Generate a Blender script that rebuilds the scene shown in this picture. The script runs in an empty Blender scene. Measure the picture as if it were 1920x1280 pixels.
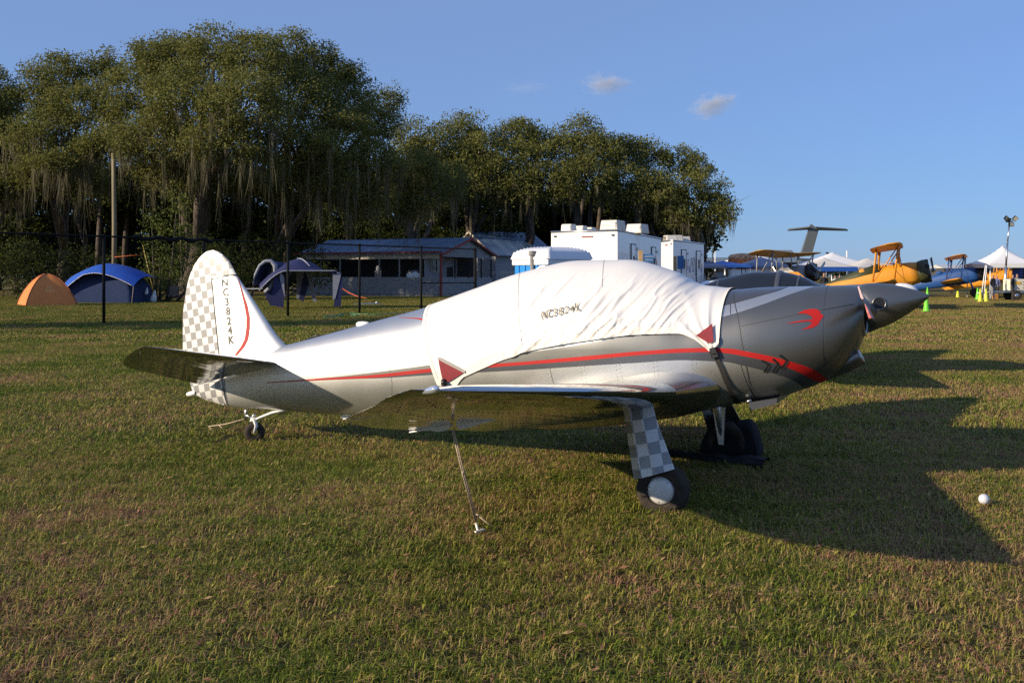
import bpy, bmesh, math, random
import numpy as np
from mathutils import Vector, Matrix
random.seed(7)
SC = bpy.context.scene
# ------------------------------------------------------------------ camera
cam_d = bpy.data.cameras.new('camera'); cam = bpy.data.objects.new('camera', cam_d)
SC.collection.objects.link(cam); SC.camera = cam
CAMH, FPX, HOR = 1.623, 1842.0, 518.0
cam.location = (0, 0, CAMH); cam.rotation_euler = (math.pi/2, 0, 0)
cam_d.sensor_width = 36; cam_d.lens = FPX/1920*36; cam_d.shift_y = -(640-HOR)/1920
cam_d.clip_start = 0.1; cam_d.clip_end = 6000
# ------------------------------------------------------------------ sky, sun, exposure
SUN = Vector((2.82, 1.17, -1.0)).normalized()          # the way the light travels
EL = math.asin(-SUN.z); AZ = math.atan2(-SUN.x, -SUN.y)
world = bpy.data.worlds.new('World'); SC.world = world; world.use_nodes = True
nt = world.node_tree; nt.nodes.clear()
sky = nt.nodes.new('ShaderNodeTexSky'); sky.sky_type = 'NISHITA'; sky.sun_disc = False
sky.sun_elevation = EL; sky.sun_rotation = AZ; sky.altitude = 20
sky.air_density = 1.0; sky.dust_density = 0.3; sky.ozone_density = 10
bg = nt.nodes.new('ShaderNodeBackground'); bg.inputs['Strength'].default_value = 0.10
wo = nt.nodes.new('ShaderNodeOutputWorld')
hz = nt.nodes.new('ShaderNodeMix'); hz.data_type = 'RGBA'; hz.inputs['Factor'].default_value = .5; hz.inputs['B'].default_value = (2.45, 3.35, 5.5, 1)   # even thin haze over the whole sky
nt.links.new(sky.outputs[0], hz.inputs['A']); nt.links.new(hz.outputs['Result'], bg.inputs[0]); nt.links.new(bg.outputs[0], wo.inputs[0])
sl = bpy.data.lights.new('sun', 'SUN'); sl.energy = 4.6; sl.angle = math.radians(0.53); sl.color = (1.0, 0.84, 0.62)
so = bpy.data.objects.new('sun', sl); SC.collection.objects.link(so)
so.rotation_euler = SUN.to_track_quat('-Z', 'Y').to_euler()
SC.view_settings.view_transform = 'Standard'; SC.view_settings.look = 'None'
SC.view_settings.exposure = 0.48; SC.view_settings.gamma = 1; SC.view_settings.use_curve_mapping = False
cy = SC.cycles; cy.max_bounces = 6; cy.diffuse_bounces = 3; cy.glossy_bounces = 4; cy.transmission_bounces = 4
cy.transparent_max_bounces = 12; cy.volume_bounces = 0
try:
    cy.use_denoising = False; cy.blur_glossy = 1.0; cy.denoiser = 'OPENIMAGEDENOISE'
except Exception: pass
cy.sample_clamp_indirect = 1.5

# ------------------------------------------------------------------ helpers
COL = SC.collection
def at(px, py, z):
    """a point seen at photograph pixel px, py, standing z metres away"""
    return Vector(((px-960)*z/FPX, z, CAMH-(py-HOR)*z/FPX))
def gz(py): return CAMH*FPX/(py-HOR)
def gpt(px, py): return at(px, py, gz(py))
def tag(o, label=None, cat=None, group=None, kind=None):
    if label: o['label'] = label
    if cat: o['category'] = cat
    if group: o['group'] = group
    if kind: o['kind'] = kind
    return o
def thing(name, label, cat, loc=(0,0,0), rz=0.0, group=None):
    o = bpy.data.objects.new(name, None); COL.objects.link(o)
    o.location = loc; o.rotation_euler = (0, 0, rz); o.empty_display_size = .2
    return tag(o, label, cat, group)
def mobj(name, verts, faces, m, parent=None, smooth=False, kind=None):
    me = bpy.data.meshes.new(name)
    me.from_pydata([tuple(v) for v in verts], [], [tuple(f) for f in faces])
    if smooth: me.polygons.foreach_set('use_smooth', [True]*len(me.polygons))
    me.update(); o = bpy.data.objects.new(name, me); COL.objects.link(o)
    for mm in (m if isinstance(m, (list, tuple)) else [m]): me.materials.append(mm)
    if parent: o.parent = parent
    if kind: o['kind'] = kind
    return o
def npmesh(name, V, F, m, parent=None, smooth=False, attrs=None, kind=None):
    """fast mesh from numpy arrays; F is (n,3) or (n,4)"""
    me = bpy.data.meshes.new(name); n, k = F.shape
    me.vertices.add(len(V)); me.vertices.foreach_set('co', np.asarray(V, np.float32).ravel())
    me.loops.add(n*k); me.loops.foreach_set('vertex_index', F.astype(np.int32).ravel())
    me.polygons.add(n); me.polygons.foreach_set('loop_start', np.arange(0, n*k, k, dtype=np.int32))
    if smooth: me.polygons.foreach_set('use_smooth', np.ones(n, bool))
    me.update(calc_edges=True)
    for an, (dom, arr) in (attrs or {}).items():
        a = me.attributes.new(an, 'FLOAT', dom); a.data.foreach_set('value', np.asarray(arr, np.float32).ravel())
    o = bpy.data.objects.new(name, me); me.materials.append(m); COL.objects.link(o)
    if parent: o.parent = parent
    if kind: o['kind'] = kind
    return o
class MB:
    """collects simple shapes into one mesh"""
    def __init__(s): s.v = []; s.f = []; s.sm = []
    def add(s, v, f, smooth=False):
        n = len(s.v); s.v += [Vector(p) for p in v]; s.f += [tuple(i+n for i in q) for q in f]; s.sm += [smooth]*len(f); return s
    def box(s, c, d, R=None):
        x, y, z = d[0]/2, d[1]/2, d[2]/2
        v = [Vector((a*x, b*y, e*z)) for a in (-1,1) for b in (-1,1) for e in (-1,1)]
        if R is not None: v = [R @ p for p in v]
        c = Vector(c); return s.add([p+c for p in v], [(0,1,3,2),(4,6,7,5),(0,4,5,1),(2,3,7,6),(0,2,6,4),(1,5,7,3)])
    def hexa(s, b, t):
        """b, t: four bottom and four top corners"""
        return s.add(list(b)+list(t), [(3,2,1,0),(4,5,6,7),(0,1,5,4),(1,2,6,5),(2,3,7,6),(3,0,4,7)])
    def tube(s, pts, rad, n=8, cap=True, flat=1.0):
        pts = [Vector(p) for p in pts]; rad = rad if isinstance(rad, (list, tuple)) else [rad]*len(pts)
        V = []; up = Vector((0,0,1))
        for i, p in enumerate(pts):
            t = (pts[min(i+1, len(pts)-1)]-pts[max(i-1, 0)]).normalized()
            a = t.cross(up if abs(t.z) < .95 else Vector((1,0,0))).normalized(); b = t.cross(a)
            for k in range(n):
                q = 2*math.pi*k/n; V.append(p+(a*math.cos(q)+b*math.sin(q)*flat)*rad[i])
        F = [(i*n+k, i*n+(k+1) % n, (i+1)*n+(k+1) % n, (i+1)*n+k) for i in range(len(pts)-1) for k in range(n)]
        if cap: F += [tuple(range(n-1, -1, -1)), tuple(range((len(pts)-1)*n, len(pts)*n))]
        return s.add(V, F, True)
    def lathe(s, prof, n=24, M=None):
        """prof: (radius, height) pairs about local z"""
        V = []; F = []
        for r, z in prof:
            for k in range(n):
                q = 2*math.pi*k/n; V.append(Vector((r*math.cos(q), r*math.sin(q), z)))
        for i in range(len(prof)-1):
            for k in range(n): F.append((i*n+k, i*n+(k+1) % n, (i+1)*n+(k+1) % n, (i+1)*n+k))
        if M is not None: V = [M @ p for p in V]
        return s.add(V, F, True)
    def quad(s, a, b, c, d): return s.add([a, b, c, d], [(0,1,2,3)])
    def build(s, name, m, parent=None, smooth=None, kind=None):
        o = mobj(name, s.v, s.f, m, parent, kind=kind)
        o.data.polygons.foreach_set('use_smooth', s.sm if smooth is None else [smooth]*len(s.f)); return o
def axis_matrix(p, d):
    """matrix whose z axis runs along d from p"""
    return Matrix.Translation(Vector(p)) @ Vector(d).to_track_quat('Z', 'Y').to_matrix().to_4x4()
def bevel(o, w=.01, seg=2):
    b = o.modifiers.new('bevel', 'BEVEL'); b.width = w; b.segments = seg; b.limit_method = 'ANGLE'; return o
def dup(root, loc, rz, label=None, group=None, scale=None):
    r = root.copy(); COL.objects.link(r); r.location = loc; r.rotation_euler = (0, 0, rz)
    if scale: r.scale = (scale,)*3
    if label: r['label'] = label
    if group: r['group'] = group
    for ch in list(root.children):
        c_ = ch.copy(); COL.objects.link(c_); c_.parent = r
        for g in ch.children:
            d_ = g.copy(); COL.objects.link(d_); d_.parent = c_
    return r
# ------------------------------------------------------------------ materials
def _n(nt, t, **k):
    n = nt.nodes.new(t)
    for a, b in k.items(): setattr(n, a, b)
    return n
def mat(name, col, rough=.6, metal=0.0, var=.12, vs=6.0, bump=0.0, bs=40.0, coat=0.0, rvar=0.0, stretch=None, spec=.5, alpha=None, trans=0.0, emis=None, bdist=.01):
    m = bpy.data.materials.new(name); m.use_nodes = True; nt = m.node_tree; L = nt.links
    b = nt.nodes['Principled BSDF']
    b.inputs['Roughness'].default_value = rough; b.inputs['Metallic'].default_value = metal
    b.inputs['Specular IOR Level'].default_value = spec; b.inputs['Coat Weight'].default_value = coat; b.inputs['Coat Roughness'].default_value = .08
    b.inputs['Transmission Weight'].default_value = trans
    tc = _n(nt, 'ShaderNodeTexCoord'); src = tc.outputs['Object']
    if stretch:
        mp = _n(nt, 'ShaderNodeMapping'); mp.inputs['Scale'].default_value = stretch; L.new(src, mp.inputs[0]); src = mp.outputs[0]
    no = _n(nt, 'ShaderNodeTexNoise'); no.inputs['Scale'].default_value = vs; no.inputs['Detail'].default_value = 5; L.new(src, no.inputs[0])
    mx = _n(nt, 'ShaderNodeMix', data_type='RGBA'); c = Vector(col[:3])
    mx.inputs['A'].default_value = (*(c*(1-var)), 1); mx.inputs['B'].default_value = (*[min(1, x*(1+var)) for x in c], 1)
    rp = _n(nt, 'ShaderNodeMapRange'); rp.inputs[1].default_value = .3; rp.inputs[2].default_value = .7; L.new(no.outputs[0], rp.inputs[0])
    L.new(rp.outputs[0], mx.inputs['Factor']); L.new(mx.outputs['Result'], b.inputs['Base Color'])
    if rvar:
        r2 = _n(nt, 'ShaderNodeMapRange'); r2.inputs[3].default_value = max(0, rough-rvar); r2.inputs[4].default_value = rough+rvar
        L.new(no.outputs[0], r2.inputs[0]); L.new(r2.outputs[0], b.inputs['Roughness'])
    if bump:
        n2 = _n(nt, 'ShaderNodeTexNoise'); n2.inputs['Scale'].default_value = bs; n2.inputs['Detail'].default_value = 3; L.new(src, n2.inputs[0])
        bp = _n(nt, 'ShaderNodeBump'); bp.inputs['Strength'].default_value = bump; bp.inputs['Distance'].default_value = bdist
        L.new(n2.outputs[0], bp.inputs['Height']); L.new(bp.outputs[0], b.inputs['Normal'])
    if emis: b.inputs['Emission Color'].default_value = (*emis[:3], 1); b.inputs['Emission Strength'].default_value = emis[3]
    if alpha is not None: b.inputs['Alpha'].default_value = alpha
    return m
def foliage_mat(name, dark, mid, lite, transl=.42, rough=.6):
    m = bpy.data.materials.new(name); m.use_nodes = True; nt = m.node_tree; L = nt.links; b = nt.nodes['Principled BSDF']
    a = _n(nt, 'ShaderNodeAttribute'); a.attribute_name = 'hue'
    r = _n(nt, 'ShaderNodeValToRGB'); e = r.color_ramp.elements
    e[0].position = 0; e[0].color = (*dark, 1); e[1].position = 1; e[1].color = (*lite, 1); k = e.new(.5); k.color = (*mid, 1)
    L.new(a.outputs['Fac'], r.inputs[0]); L.new(r.outputs[0], b.inputs['Base Color']); b.inputs['Roughness'].default_value = rough
    b.inputs['Specular IOR Level'].default_value = .12
    t = _n(nt, 'ShaderNodeBsdfTranslucent'); L.new(r.outputs[0], t.inputs[0])
    mx = _n(nt, 'ShaderNodeMixShader'); mx.inputs[0].default_value = transl
    L.new(b.outputs[0], mx.inputs[1]); L.new(t.outputs[0], mx.inputs[2]); L.new(mx.outputs[0], nt.nodes['Material Output'].inputs[0])
    return m
M = {}
M['silver'] = mat('silver_paint', (.62,.615,.59), .36, .86, .03, 3, .03, 90, coat=.35, rvar=.04)
M['cowl_silver'] = M['silver']
M['silver_grey'] = mat('silver_grey_paint', (.20,.20,.19), .37, .86, .03, 3, .02, 90, coat=.15)
M['dark_grey'] = mat('dark_metallic_grey_paint', (.10,.105,.12), .36, .6, .04, 3, .02, 90, coat=.4)
M['red'] = mat('red_paint', (.40,.012,.010), .5, 0, .05, 5, coat=.05, spec=.3)
M['white'] = mat('white_paint', (.78,.77,.74), .4, 0, .03, 3, coat=.2)
M['polished'] = mat('polished_aluminium', (.43,.435,.44), .08, 1.0, .06, 2, .26, 2.0, stretch=(7,.7,1), rvar=.03, bdist=.02)
M['satin'] = mat('satin_aluminium', (.50,.50,.50), .22, 1.0, .04, 3)
M['alu'] = mat('dull_aluminium', (.6,.6,.6), .35, 1.0, .08, 9)
M['seam'] = mat('panel_gap', (.03,.03,.03), .7, 0, .1)
M['rubber'] = mat('tyre_rubber', (.042,.034,.028), .85, 0, .25, 20, .3, 60, spec=.2)
M['black'] = mat('black_plastic', (.012,.012,.013), .45, 0, .2, 20)
M['strap'] = mat('black_webbing', (.018,.016,.015), .75, 0, .25, 60, .5, 300)
M['cloth'] = mat('silver_white_cover_cloth', (.74,.72,.69), .46, .12, .03, 4, .12, 260, spec=.5)
M['cloth_hem'] = mat('cream_cover_hem', (.78,.74,.66), .75, 0, .05, 9, .3, 200)
M['maroon'] = mat('maroon_webbing_patch', (.21,.012,.022), .7, 0, .15, 40, .3, 200)
M['ink'] = mat('faded_grey_lettering', (.27,.25,.20), .6, .1, .2, 40)
M['ink2'] = mat('silver_grey_lettering', (.10,.098,.09), .6, 0, .1, 30)
M['hub'] = mat('hub_cap_paint', (.62,.61,.58), .42, .25, .04, 6)
M['rope'] = mat('tan_rope', (.60,.47,.34), .9, 0, .25, 90, .6, 300)
M['glass'] = mat('tinted_glass', (.012,.016,.025), .06, 0, .05, spec=.45)
M['tarp'] = mat('black_nylon', (.006,.006,.008), .75, 0, .3, 8, .4, 30, spec=.2)
M['bark'] = mat('oak_bark', (.085,.065,.05), .95, 0, .4, 3, .8, 12, bdist=.05)
M['bark_lit'] = mat('sunlit_bark', (.15,.11,.07), .95, 0, .4, 3, .8, 12, bdist=.05)  # lighter copy of the oak bark, sunlight put into its colour
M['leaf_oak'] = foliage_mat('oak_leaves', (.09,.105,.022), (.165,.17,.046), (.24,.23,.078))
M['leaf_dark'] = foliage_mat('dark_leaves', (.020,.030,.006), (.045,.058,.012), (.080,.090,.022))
M['leaf_lit'] = foliage_mat('sunlit_leaves', (.05,.075,.015), (.11,.14,.03), (.2,.21,.06), .35)  # undergrowth leaves with sunshine painted in as a lighter, yellower green
M['moss'] = foliage_mat('spanish_moss', (.10,.092,.055), (.18,.165,.10), (.27,.245,.16), .4, .9)
M['pole_wood'] = mat('weathered_pole_wood', (.25,.21,.13), .9, 0, .25, 2, .5, 14, stretch=(1,1,.1))
M['fence'] = mat('black_vinyl_fence', (.009,.010,.011), .75, 0, .2, 30, spec=.15)
M['concrete'] = mat('concrete', (.36,.35,.33), .9, 0, .15, 5, .3, 30)
def checker_mat(name, size, c1, c2, tilt, off=(0,0), metal=.15):
    m = bpy.data.materials.new(name); m.use_nodes = True; nt = m.node_tree; L = nt.links; b = nt.nodes['Principled BSDF']
    tc = _n(nt, 'ShaderNodeTexCoord'); sx = _n(nt, 'ShaderNodeSeparateXYZ'); L.new(tc.outputs['Object'], sx.inputs[0])
    def lin(ax, az, o):
        a = _n(nt, 'ShaderNodeMath', operation='MULTIPLY'); a.inputs[1].default_value = ax; L.new(sx.outputs[0], a.inputs[0])
        c = _n(nt, 'ShaderNodeMath', operation='MULTIPLY_ADD'); c.inputs[1].default_value = az; L.new(sx.outputs[2], c.inputs[0]); L.new(a.outputs[0], c.inputs[2])
        d = _n(nt, 'ShaderNodeMath', operation='ADD'); d.inputs[1].default_value = o+200; L.new(c.outputs[0], d.inputs[0]); return d
    ct, st = math.cos(tilt), math.sin(tilt)
    u = lin(ct/size, st/size, off[0]); v = lin(-st/size, ct/size, off[1])
    cb = _n(nt, 'ShaderNodeCombineXYZ'); L.new(u.outputs[0], cb.inputs[0]); L.new(v.outputs[0], cb.inputs[1]); cb.inputs[2].default_value = .5
    ch = _n(nt, 'ShaderNodeTexChecker'); ch.inputs['Scale'].default_value = 1; L.new(cb.outputs[0], ch.inputs[0])
    ch.inputs[1].default_value = (*c1, 1); ch.inputs[2].default_value = (*c2, 1)
    L.new(ch.outputs[0], b.inputs['Base Color']); b.inputs['Metallic'].default_value = metal; b.inputs['Roughness'].default_value = .4; b.inputs['Coat Weight'].default_value = .3
    return m
PITCH = math.radians(11.4)
M['checker'] = checker_mat('silver_grey_checks', .0765, (.68,.67,.64), (.29,.285,.275), PITCH, (.2,.1))
M['checker_door'] = checker_mat('gear_door_checks', .083, (.60,.60,.58), (.26,.27,.27), PITCH+.05, (.62,.35), metal=.2)
def noise3(P, seed=0):
    """smooth value noise on (n,3) points"""
    P = np.asarray(P, float); i = np.floor(P).astype(np.int64); f = P-i; f = f*f*(3-2*f); out = 0
    for dx in (0,1):
        for dy in (0,1):
            for dz in (0,1):
                h = ((i[:,0]+dx)*374761393+(i[:,1]+dy)*668265263+(i[:,2]+dz)*2147483647+seed*974634777) & 0xffffffff
                h = ((h ^ (h >> 13))*1274126177) & 0xffffffff; h = (h ^ (h >> 16)) & 0xffff
                w = (f[:,0] if dx else 1-f[:,0])*(f[:,1] if dy else 1-f[:,1])*(f[:,2] if dz else 1-f[:,2])
                out = out+w*h/65535.0
    return out
def fbm(P, o=3, seed=0):
    s = 0; a = 1; t = 0; P = np.asarray(P, float)
    for k in range(o): s = s+a*noise3(P*2**k, seed+k); t += a; a *= .5
    return s/t

def grid_faces(n, m, closed=True):
    i, j = np.meshgrid(np.arange(n-1), np.arange(m if closed else m-1), indexing='ij'); i = i.ravel(); j = j.ravel(); k = (j+1) % m
    return np.stack([i*m+j, i*m+k, (i+1)*m+k, (i+1)*m+j], -1)
def text_mesh(s, size=1.0, bold=0.0):
    cu = bpy.data.curves.new('t', 'FONT'); cu.body = s; cu.size = size; cu.align_x = 'CENTER'; cu.align_y = 'CENTER'; cu.offset = bold; cu.resolution_u = 3
    o = bpy.data.objects.new('t', cu); COL.objects.link(o); dg = bpy.context.evaluated_depsgraph_get(); dg.update()
    me = o.evaluated_get(dg).to_mesh(); v = np.array([(q.co.x, q.co.y) for q in me.vertices]); f = [tuple(p.vertices) for p in me.polygons]
    o.evaluated_get(dg).to_mesh_clear(); bpy.data.objects.remove(o); bpy.data.curves.remove(cu); return v, f
def naca(x, t): return 5*t*(.2969*np.sqrt(x)-.126*x-.3516*x**2+.2843*x**3-.1036*x**4)

# ------------------------------------------------------------------ body shape of the aeroplane
STN=np.array([ # F, top, bottom, halfwidth, n_upper, n_lower
(-4.78,.86,.330,.035,2.0,2.2),(-4.50,.885,.318,.075,2.0,2.2),(-4.20,.925,.325,.12,2.0,2.2),(-3.90,.99,.322,.165,2.0,2.2),
(-3.50,1.09,.318,.215,2.0,2.2),(-3.00,1.215,.322,.275,2.0,2.2),(-2.50,1.34,.335,.335,2.0,2.2),(-2.00,1.50,.35,.395,1.95,2.3),
(-1.50,1.655,.375,.45,1.85,2.4),(-1.00,1.745,.405,.495,1.75,2.5),(-.60,1.748,.435,.52,1.75,2.5),(-.20,1.655,.485,.525,1.85,2.5),
(.05,1.54,.556,.52,2.0,2.5),(.30,1.520,.626,.505,2.2,2.4),(.50,1.535,.67,.49,2.3,2.3),(.70,1.543,.715,.465,2.35,2.3),
(.85,1.547,.775,.435,2.35,2.3),(1.0,1.552,.85,.39,2.3,2.3),(1.10,1.555,.92,.345,2.3,2.2),(1.17,1.553,1.0,.30,2.2,2.1),(1.22,1.545,1.09,.255,2.1,2.0),(1.25,1.53,1.17,.21,2.0,2.0)])
def _pchip(x,xs,ys):
    x=np.asarray(x,float); h=np.diff(xs); d=np.diff(ys)/h; m=np.zeros_like(ys)
    for k in range(1,len(xs)-1):
        if d[k-1]*d[k]>0:
            w1=2*h[k]+h[k-1]; w2=h[k]+2*h[k-1]; m[k]=(w1+w2)/(w1/d[k-1]+w2/d[k])
    m[0]=d[0]; m[-1]=d[-1]
    i=np.clip(np.searchsorted(xs,x)-1,0,len(h)-1); t=(x-xs[i])/h[i]; hh=h[i]
    return (2*t**3-3*t**2+1)*ys[i]+(t**3-2*t**2+t)*hh*m[i]+(-2*t**3+3*t**2)*ys[i+1]+(t**3-t**2)*hh*m[i+1]
def prof(F):
    F=np.clip(F,STN[0,0],STN[-1,0]); return [_pchip(F,STN[:,0],STN[:,k]) for k in range(1,6)]
def mid(T,B): return B+.47*(T-B)
def sec(F,th):
    T,B,W,nu,nl=prof(F); M=mid(T,B); s,c=np.sin(th),np.cos(th); n=np.where(s>0,nu,nl)
    y=W*np.sign(c)*np.abs(c)**(2/n); z=M+np.where(s>0,T-M,M-B)*np.sign(s)*np.abs(s)**(2/n); return y,z
def side(F,H):
    T,B,W,nu,nl=prof(F); M=mid(T,B); up=H>M; r=np.clip(np.abs(H-M)/np.where(up,T-M,M-B),0,.9995); n=np.where(up,nu,nl)
    return W*(1-r**n)**(1/n)

# ================================================================== GROUND AND GRASS
def ground_mat():
    m = bpy.data.materials.new('lawn_soil'); m.use_nodes = True; nt = m.node_tree; L = nt.links; b = nt.nodes['Principled BSDF']
    tc = _n(nt, 'ShaderNodeTexCoord')
    def nz(s, d=4, st=None):
        src = tc.outputs['Object']
        if st: mp = _n(nt, 'ShaderNodeMapping'); mp.inputs['Scale'].default_value = st; L.new(src, mp.inputs[0]); src = mp.outputs[0]
        n = _n(nt, 'ShaderNodeTexNoise'); n.inputs['Scale'].default_value = s; n.inputs['Detail'].default_value = d; L.new(src, n.inputs[0]); return n.outputs[0]
    def ramp(f, *st):
        r = _n(nt, 'ShaderNodeValToRGB'); e = r.color_ramp.elements; e[0].position, e[0].color = st[0][0], (*st[0][1], 1); e[1].position, e[1].color = st[-1][0], (*st[-1][1], 1)
        for p, c in st[1:-1]: k = e.new(p); k.color = (*c, 1)
        L.new(f, r.inputs[0]); return r.outputs[0]
    a = ramp(nz(.22, 6), (.34,(.10,.105,.020)), (.48,(.15,.13,.034)), (.62,(.20,.135,.055)))
    c = ramp(nz(7, 8), (.3,(.35,.35,.33)), (.7,(1.5,1.45,1.4)))
    mx = _n(nt, 'ShaderNodeMix', data_type='RGBA', blend_type='MULTIPLY'); mx.inputs['Factor'].default_value = 1; gp = _n(nt, 'ShaderNodeNewGeometry'); sp = _n(nt, 'ShaderNodeSeparateXYZ'); L.new(gp.outputs['Position'], sp.inputs[0]); dr = _n(nt, 'ShaderNodeMapRange'); dr.inputs[1].default_value = 15; dr.inputs[2].default_value = 75; L.new(sp.outputs[1], dr.inputs[0]); ms = _n(nt, 'ShaderNodeMix', data_type='RGBA'); ms.inputs['A'].default_value = (.075,.066,.028,1); L.new(dr.outputs[0], ms.inputs['Factor']); L.new(a, ms.inputs['B']); L.new(ms.outputs['Result'], mx.inputs['A']); L.new(c, mx.inputs['B']); L.new(mx.outputs['Result'], b.inputs['Base Color'])
    b.inputs['Roughness'].default_value = .95; b.inputs['Specular IOR Level'].default_value = .1
    bp = _n(nt, 'ShaderNodeBump'); bp.inputs['Strength'].default_value = 1; bp.inputs['Distance'].default_value = .12; L.new(nz(9, 6), bp.inputs['Height']); L.new(bp.outputs[0], b.inputs['Normal']); return m
g = mobj('ground', [(-2500,-300,0),(2500,-300,0),(2500,4500,0),(-2500,4500,0)], [(0,1,2,3)], ground_mat()); g['kind'] = 'structure'
def grass_mat():
    m = bpy.data.materials.new('mown_grass'); m.use_nodes = True; nt = m.node_tree; L = nt.links; b = nt.nodes['Principled BSDF']
    ge = _n(nt, 'ShaderNodeNewGeometry'); at_ = _n(nt, 'ShaderNodeAttribute'); at_.attribute_name = 'hue'
    def nz(s, d): n = _n(nt, 'ShaderNodeTexNoise'); n.inputs['Scale'].default_value = s; n.inputs['Detail'].default_value = d; L.new(ge.outputs['Position'], n.inputs[0]); return n.outputs[0]
    f1 = _n(nt, 'ShaderNodeMath', operation='MULTIPLY_ADD'); L.new(nz(.55, 3), f1.inputs[0]); f1.inputs[1].default_value = 2.3; f1.inputs[2].default_value = -1.15
    px_ = _n(nt, 'ShaderNodeSeparateXYZ'); L.new(ge.outputs['Position'], px_.inputs[0]); mr = _n(nt, 'ShaderNodeMapRange'); mr.inputs[1].default_value = -12; mr.inputs[2].default_value = 12; mr.inputs[3].default_value = -.16; mr.inputs[4].default_value = .14; L.new(px_.outputs[0], mr.inputs[0])
    f2 = _n(nt, 'ShaderNodeMath', operation='MULTIPLY_ADD'); L.new(nz(8, 3), f2.inputs[0]); f2.inputs[1].default_value = 1.15; L.new(f1.outputs[0], f2.inputs[2])
    f3 = _n(nt, 'ShaderNodeMath', operation='ADD'); L.new(f2.outputs[0], f3.inputs[0]); f0 = _n(nt, 'ShaderNodeMath', operation='ADD'); L.new(at_.outputs['Fac'], f0.inputs[0]); L.new(mr.outputs[0], f0.inputs[1]); L.new(f0.outputs[0], f3.inputs[1])
    pt_ = _n(nt, 'ShaderNodeMapRange'); pt_.inputs[1].default_value = .58; pt_.inputs[2].default_value = .70; pt_.inputs[3].default_value = 0; pt_.inputs[4].default_value = .38; L.new(nz(2.6, 4), pt_.inputs[0]); f5 = _n(nt, 'ShaderNodeMath', operation='ADD'); L.new(f3.outputs[0], f5.inputs[0]); L.new(pt_.outputs[0], f5.inputs[1])
    f4 = _n(nt, 'ShaderNodeMath', operation='ADD'); L.new(f5.outputs[0], f4.inputs[0]); f4.inputs[1].default_value = -.67
    r = _n(nt, 'ShaderNodeValToRGB'); e = r.color_ramp.elements; e[0].position, e[0].color = 0, (.105,.15,.018,1); e[1].position, e[1].color = 1, (.34,.17,.105,1)
    for p, c in ((.30,(.225,.25,.036)), (.52,(.36,.315,.066)), (.70,(.40,.30,.115)), (.84,(.42,.28,.14))): k = e.new(p); k.color = (*c, 1)
    L.new(f4.outputs[0], r.inputs[0]); L.new(r.outputs[0], b.inputs['Base Color']); b.inputs['Roughness'].default_value = .6; b.inputs['Specular IOR Level'].default_value = .12
    t = _n(nt, 'ShaderNodeBsdfTranslucent'); L.new(r.outputs[0], t.inputs[0]); mx = _n(nt, 'ShaderNodeMixShader'); mx.inputs[0].default_value = .25
    L.new(b.outputs[0], mx.inputs[1]); L.new(t.outputs[0], mx.inputs[2]); L.new(mx.outputs[0], nt.nodes['Material Output'].inputs[0]); return m
M['grass'] = grass_mat()
def grass_tile(seed, size, n, w, h, leaves=0):
    """one patch of separate blades (and a few broad weed leaves)"""
    R = np.random.RandomState(seed); P = (R.rand(n, 2)-.5)*size*1.12
    a = R.rand(n)*2*np.pi; hh = h*(.35+R.rand(n)**1.5*1.0); ww = w*(.6+.8*R.rand(n)); ln = (.25+2.1*R.rand(n)**1.2)
    d = np.stack([np.cos(a), np.sin(a)], -1); s = np.stack([-d[:, 1], d[:, 0]], -1)
    z0 = np.full(n, -.004)
    b0 = np.c_[P-s*ww[:, None]/2, z0]; b1 = np.c_[P+s*ww[:, None]/2, z0]
    m_ = P+d*(hh*ln*.38)[:, None]; m0 = np.c_[m_-s*ww[:, None]*.42, hh*.62]; m1 = np.c_[m_+s*ww[:, None]*.42, hh*.62]
    t_ = P+d*(hh*ln*1.1)[:, None]; t = np.c_[t_, hh*(1.0-.35*ln/1.4)]
    V = np.stack([b0, b1, m1, m0, t], 1).reshape(-1, 3); k = np.arange(n)*5
    F = np.concatenate([np.stack([k, k+1, k+2], -1), np.stack([k, k+2, k+3], -1), np.stack([k+3, k+2, k+4], -1)])
    hue = R.normal(.40, .22, n); dead = R.rand(n) < .20; hue[dead] = .80+.35*R.rand(dead.sum()); H = np.repeat(hue, 5)
    if leaves:
        q = (R.rand(leaves, 2)-.5)*size; a = R.rand(leaves)*2*np.pi; l = (.008+.016*R.rand(leaves)); tl = R.rand(leaves)*.9; zc = .012+.03*R.rand(leaves)
        d = np.stack([np.cos(a)*np.cos(tl), np.sin(a)*np.cos(tl), np.sin(tl)], -1); s = np.stack([-np.sin(a), np.cos(a), R.rand(leaves)*.5], -1); c = np.c_[q, zc]; l = l[:, None]
        V2 = np.stack([c-d*l, c+s*l*.35, c+d*l*.7+s*l*.1, c-s*l*.35, c+d*l*1.1], 1).reshape(-1, 3); k2 = len(V)+np.arange(leaves)*5
        F = np.concatenate([F, np.stack([k2, k2+1, k2+3], -1), np.stack([k2+1, k2+2, k2+3], -1), np.stack([k2+1, k2+4, k2+3], -1)]); V = np.concatenate([V, V2])
        h2 = np.where(R.rand(leaves) < .5, .9+.3*R.rand(leaves), .1+.5*R.rand(leaves)); H = np.concatenate([H, np.repeat(h2, 5)])
    me = bpy.data.meshes.new('grass_patch'); me.vertices.add(len(V)); me.vertices.foreach_set('co', V.astype(np.float32).ravel()); me.loops.add(len(F)*3); me.loops.foreach_set('vertex_index', F.astype(np.int32).ravel())
    me.polygons.add(len(F)); me.polygons.foreach_set('loop_start', np.arange(0, len(F)*3, 3, dtype=np.int32)); me.update(calc_edges=True)
    at_ = me.attributes.new('hue', 'FLOAT', 'POINT'); at_.data.foreach_set('value', H.astype(np.float32)); me.materials.append(M['grass']); return bpy.data.objects.new('grass_patch', me)
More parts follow.
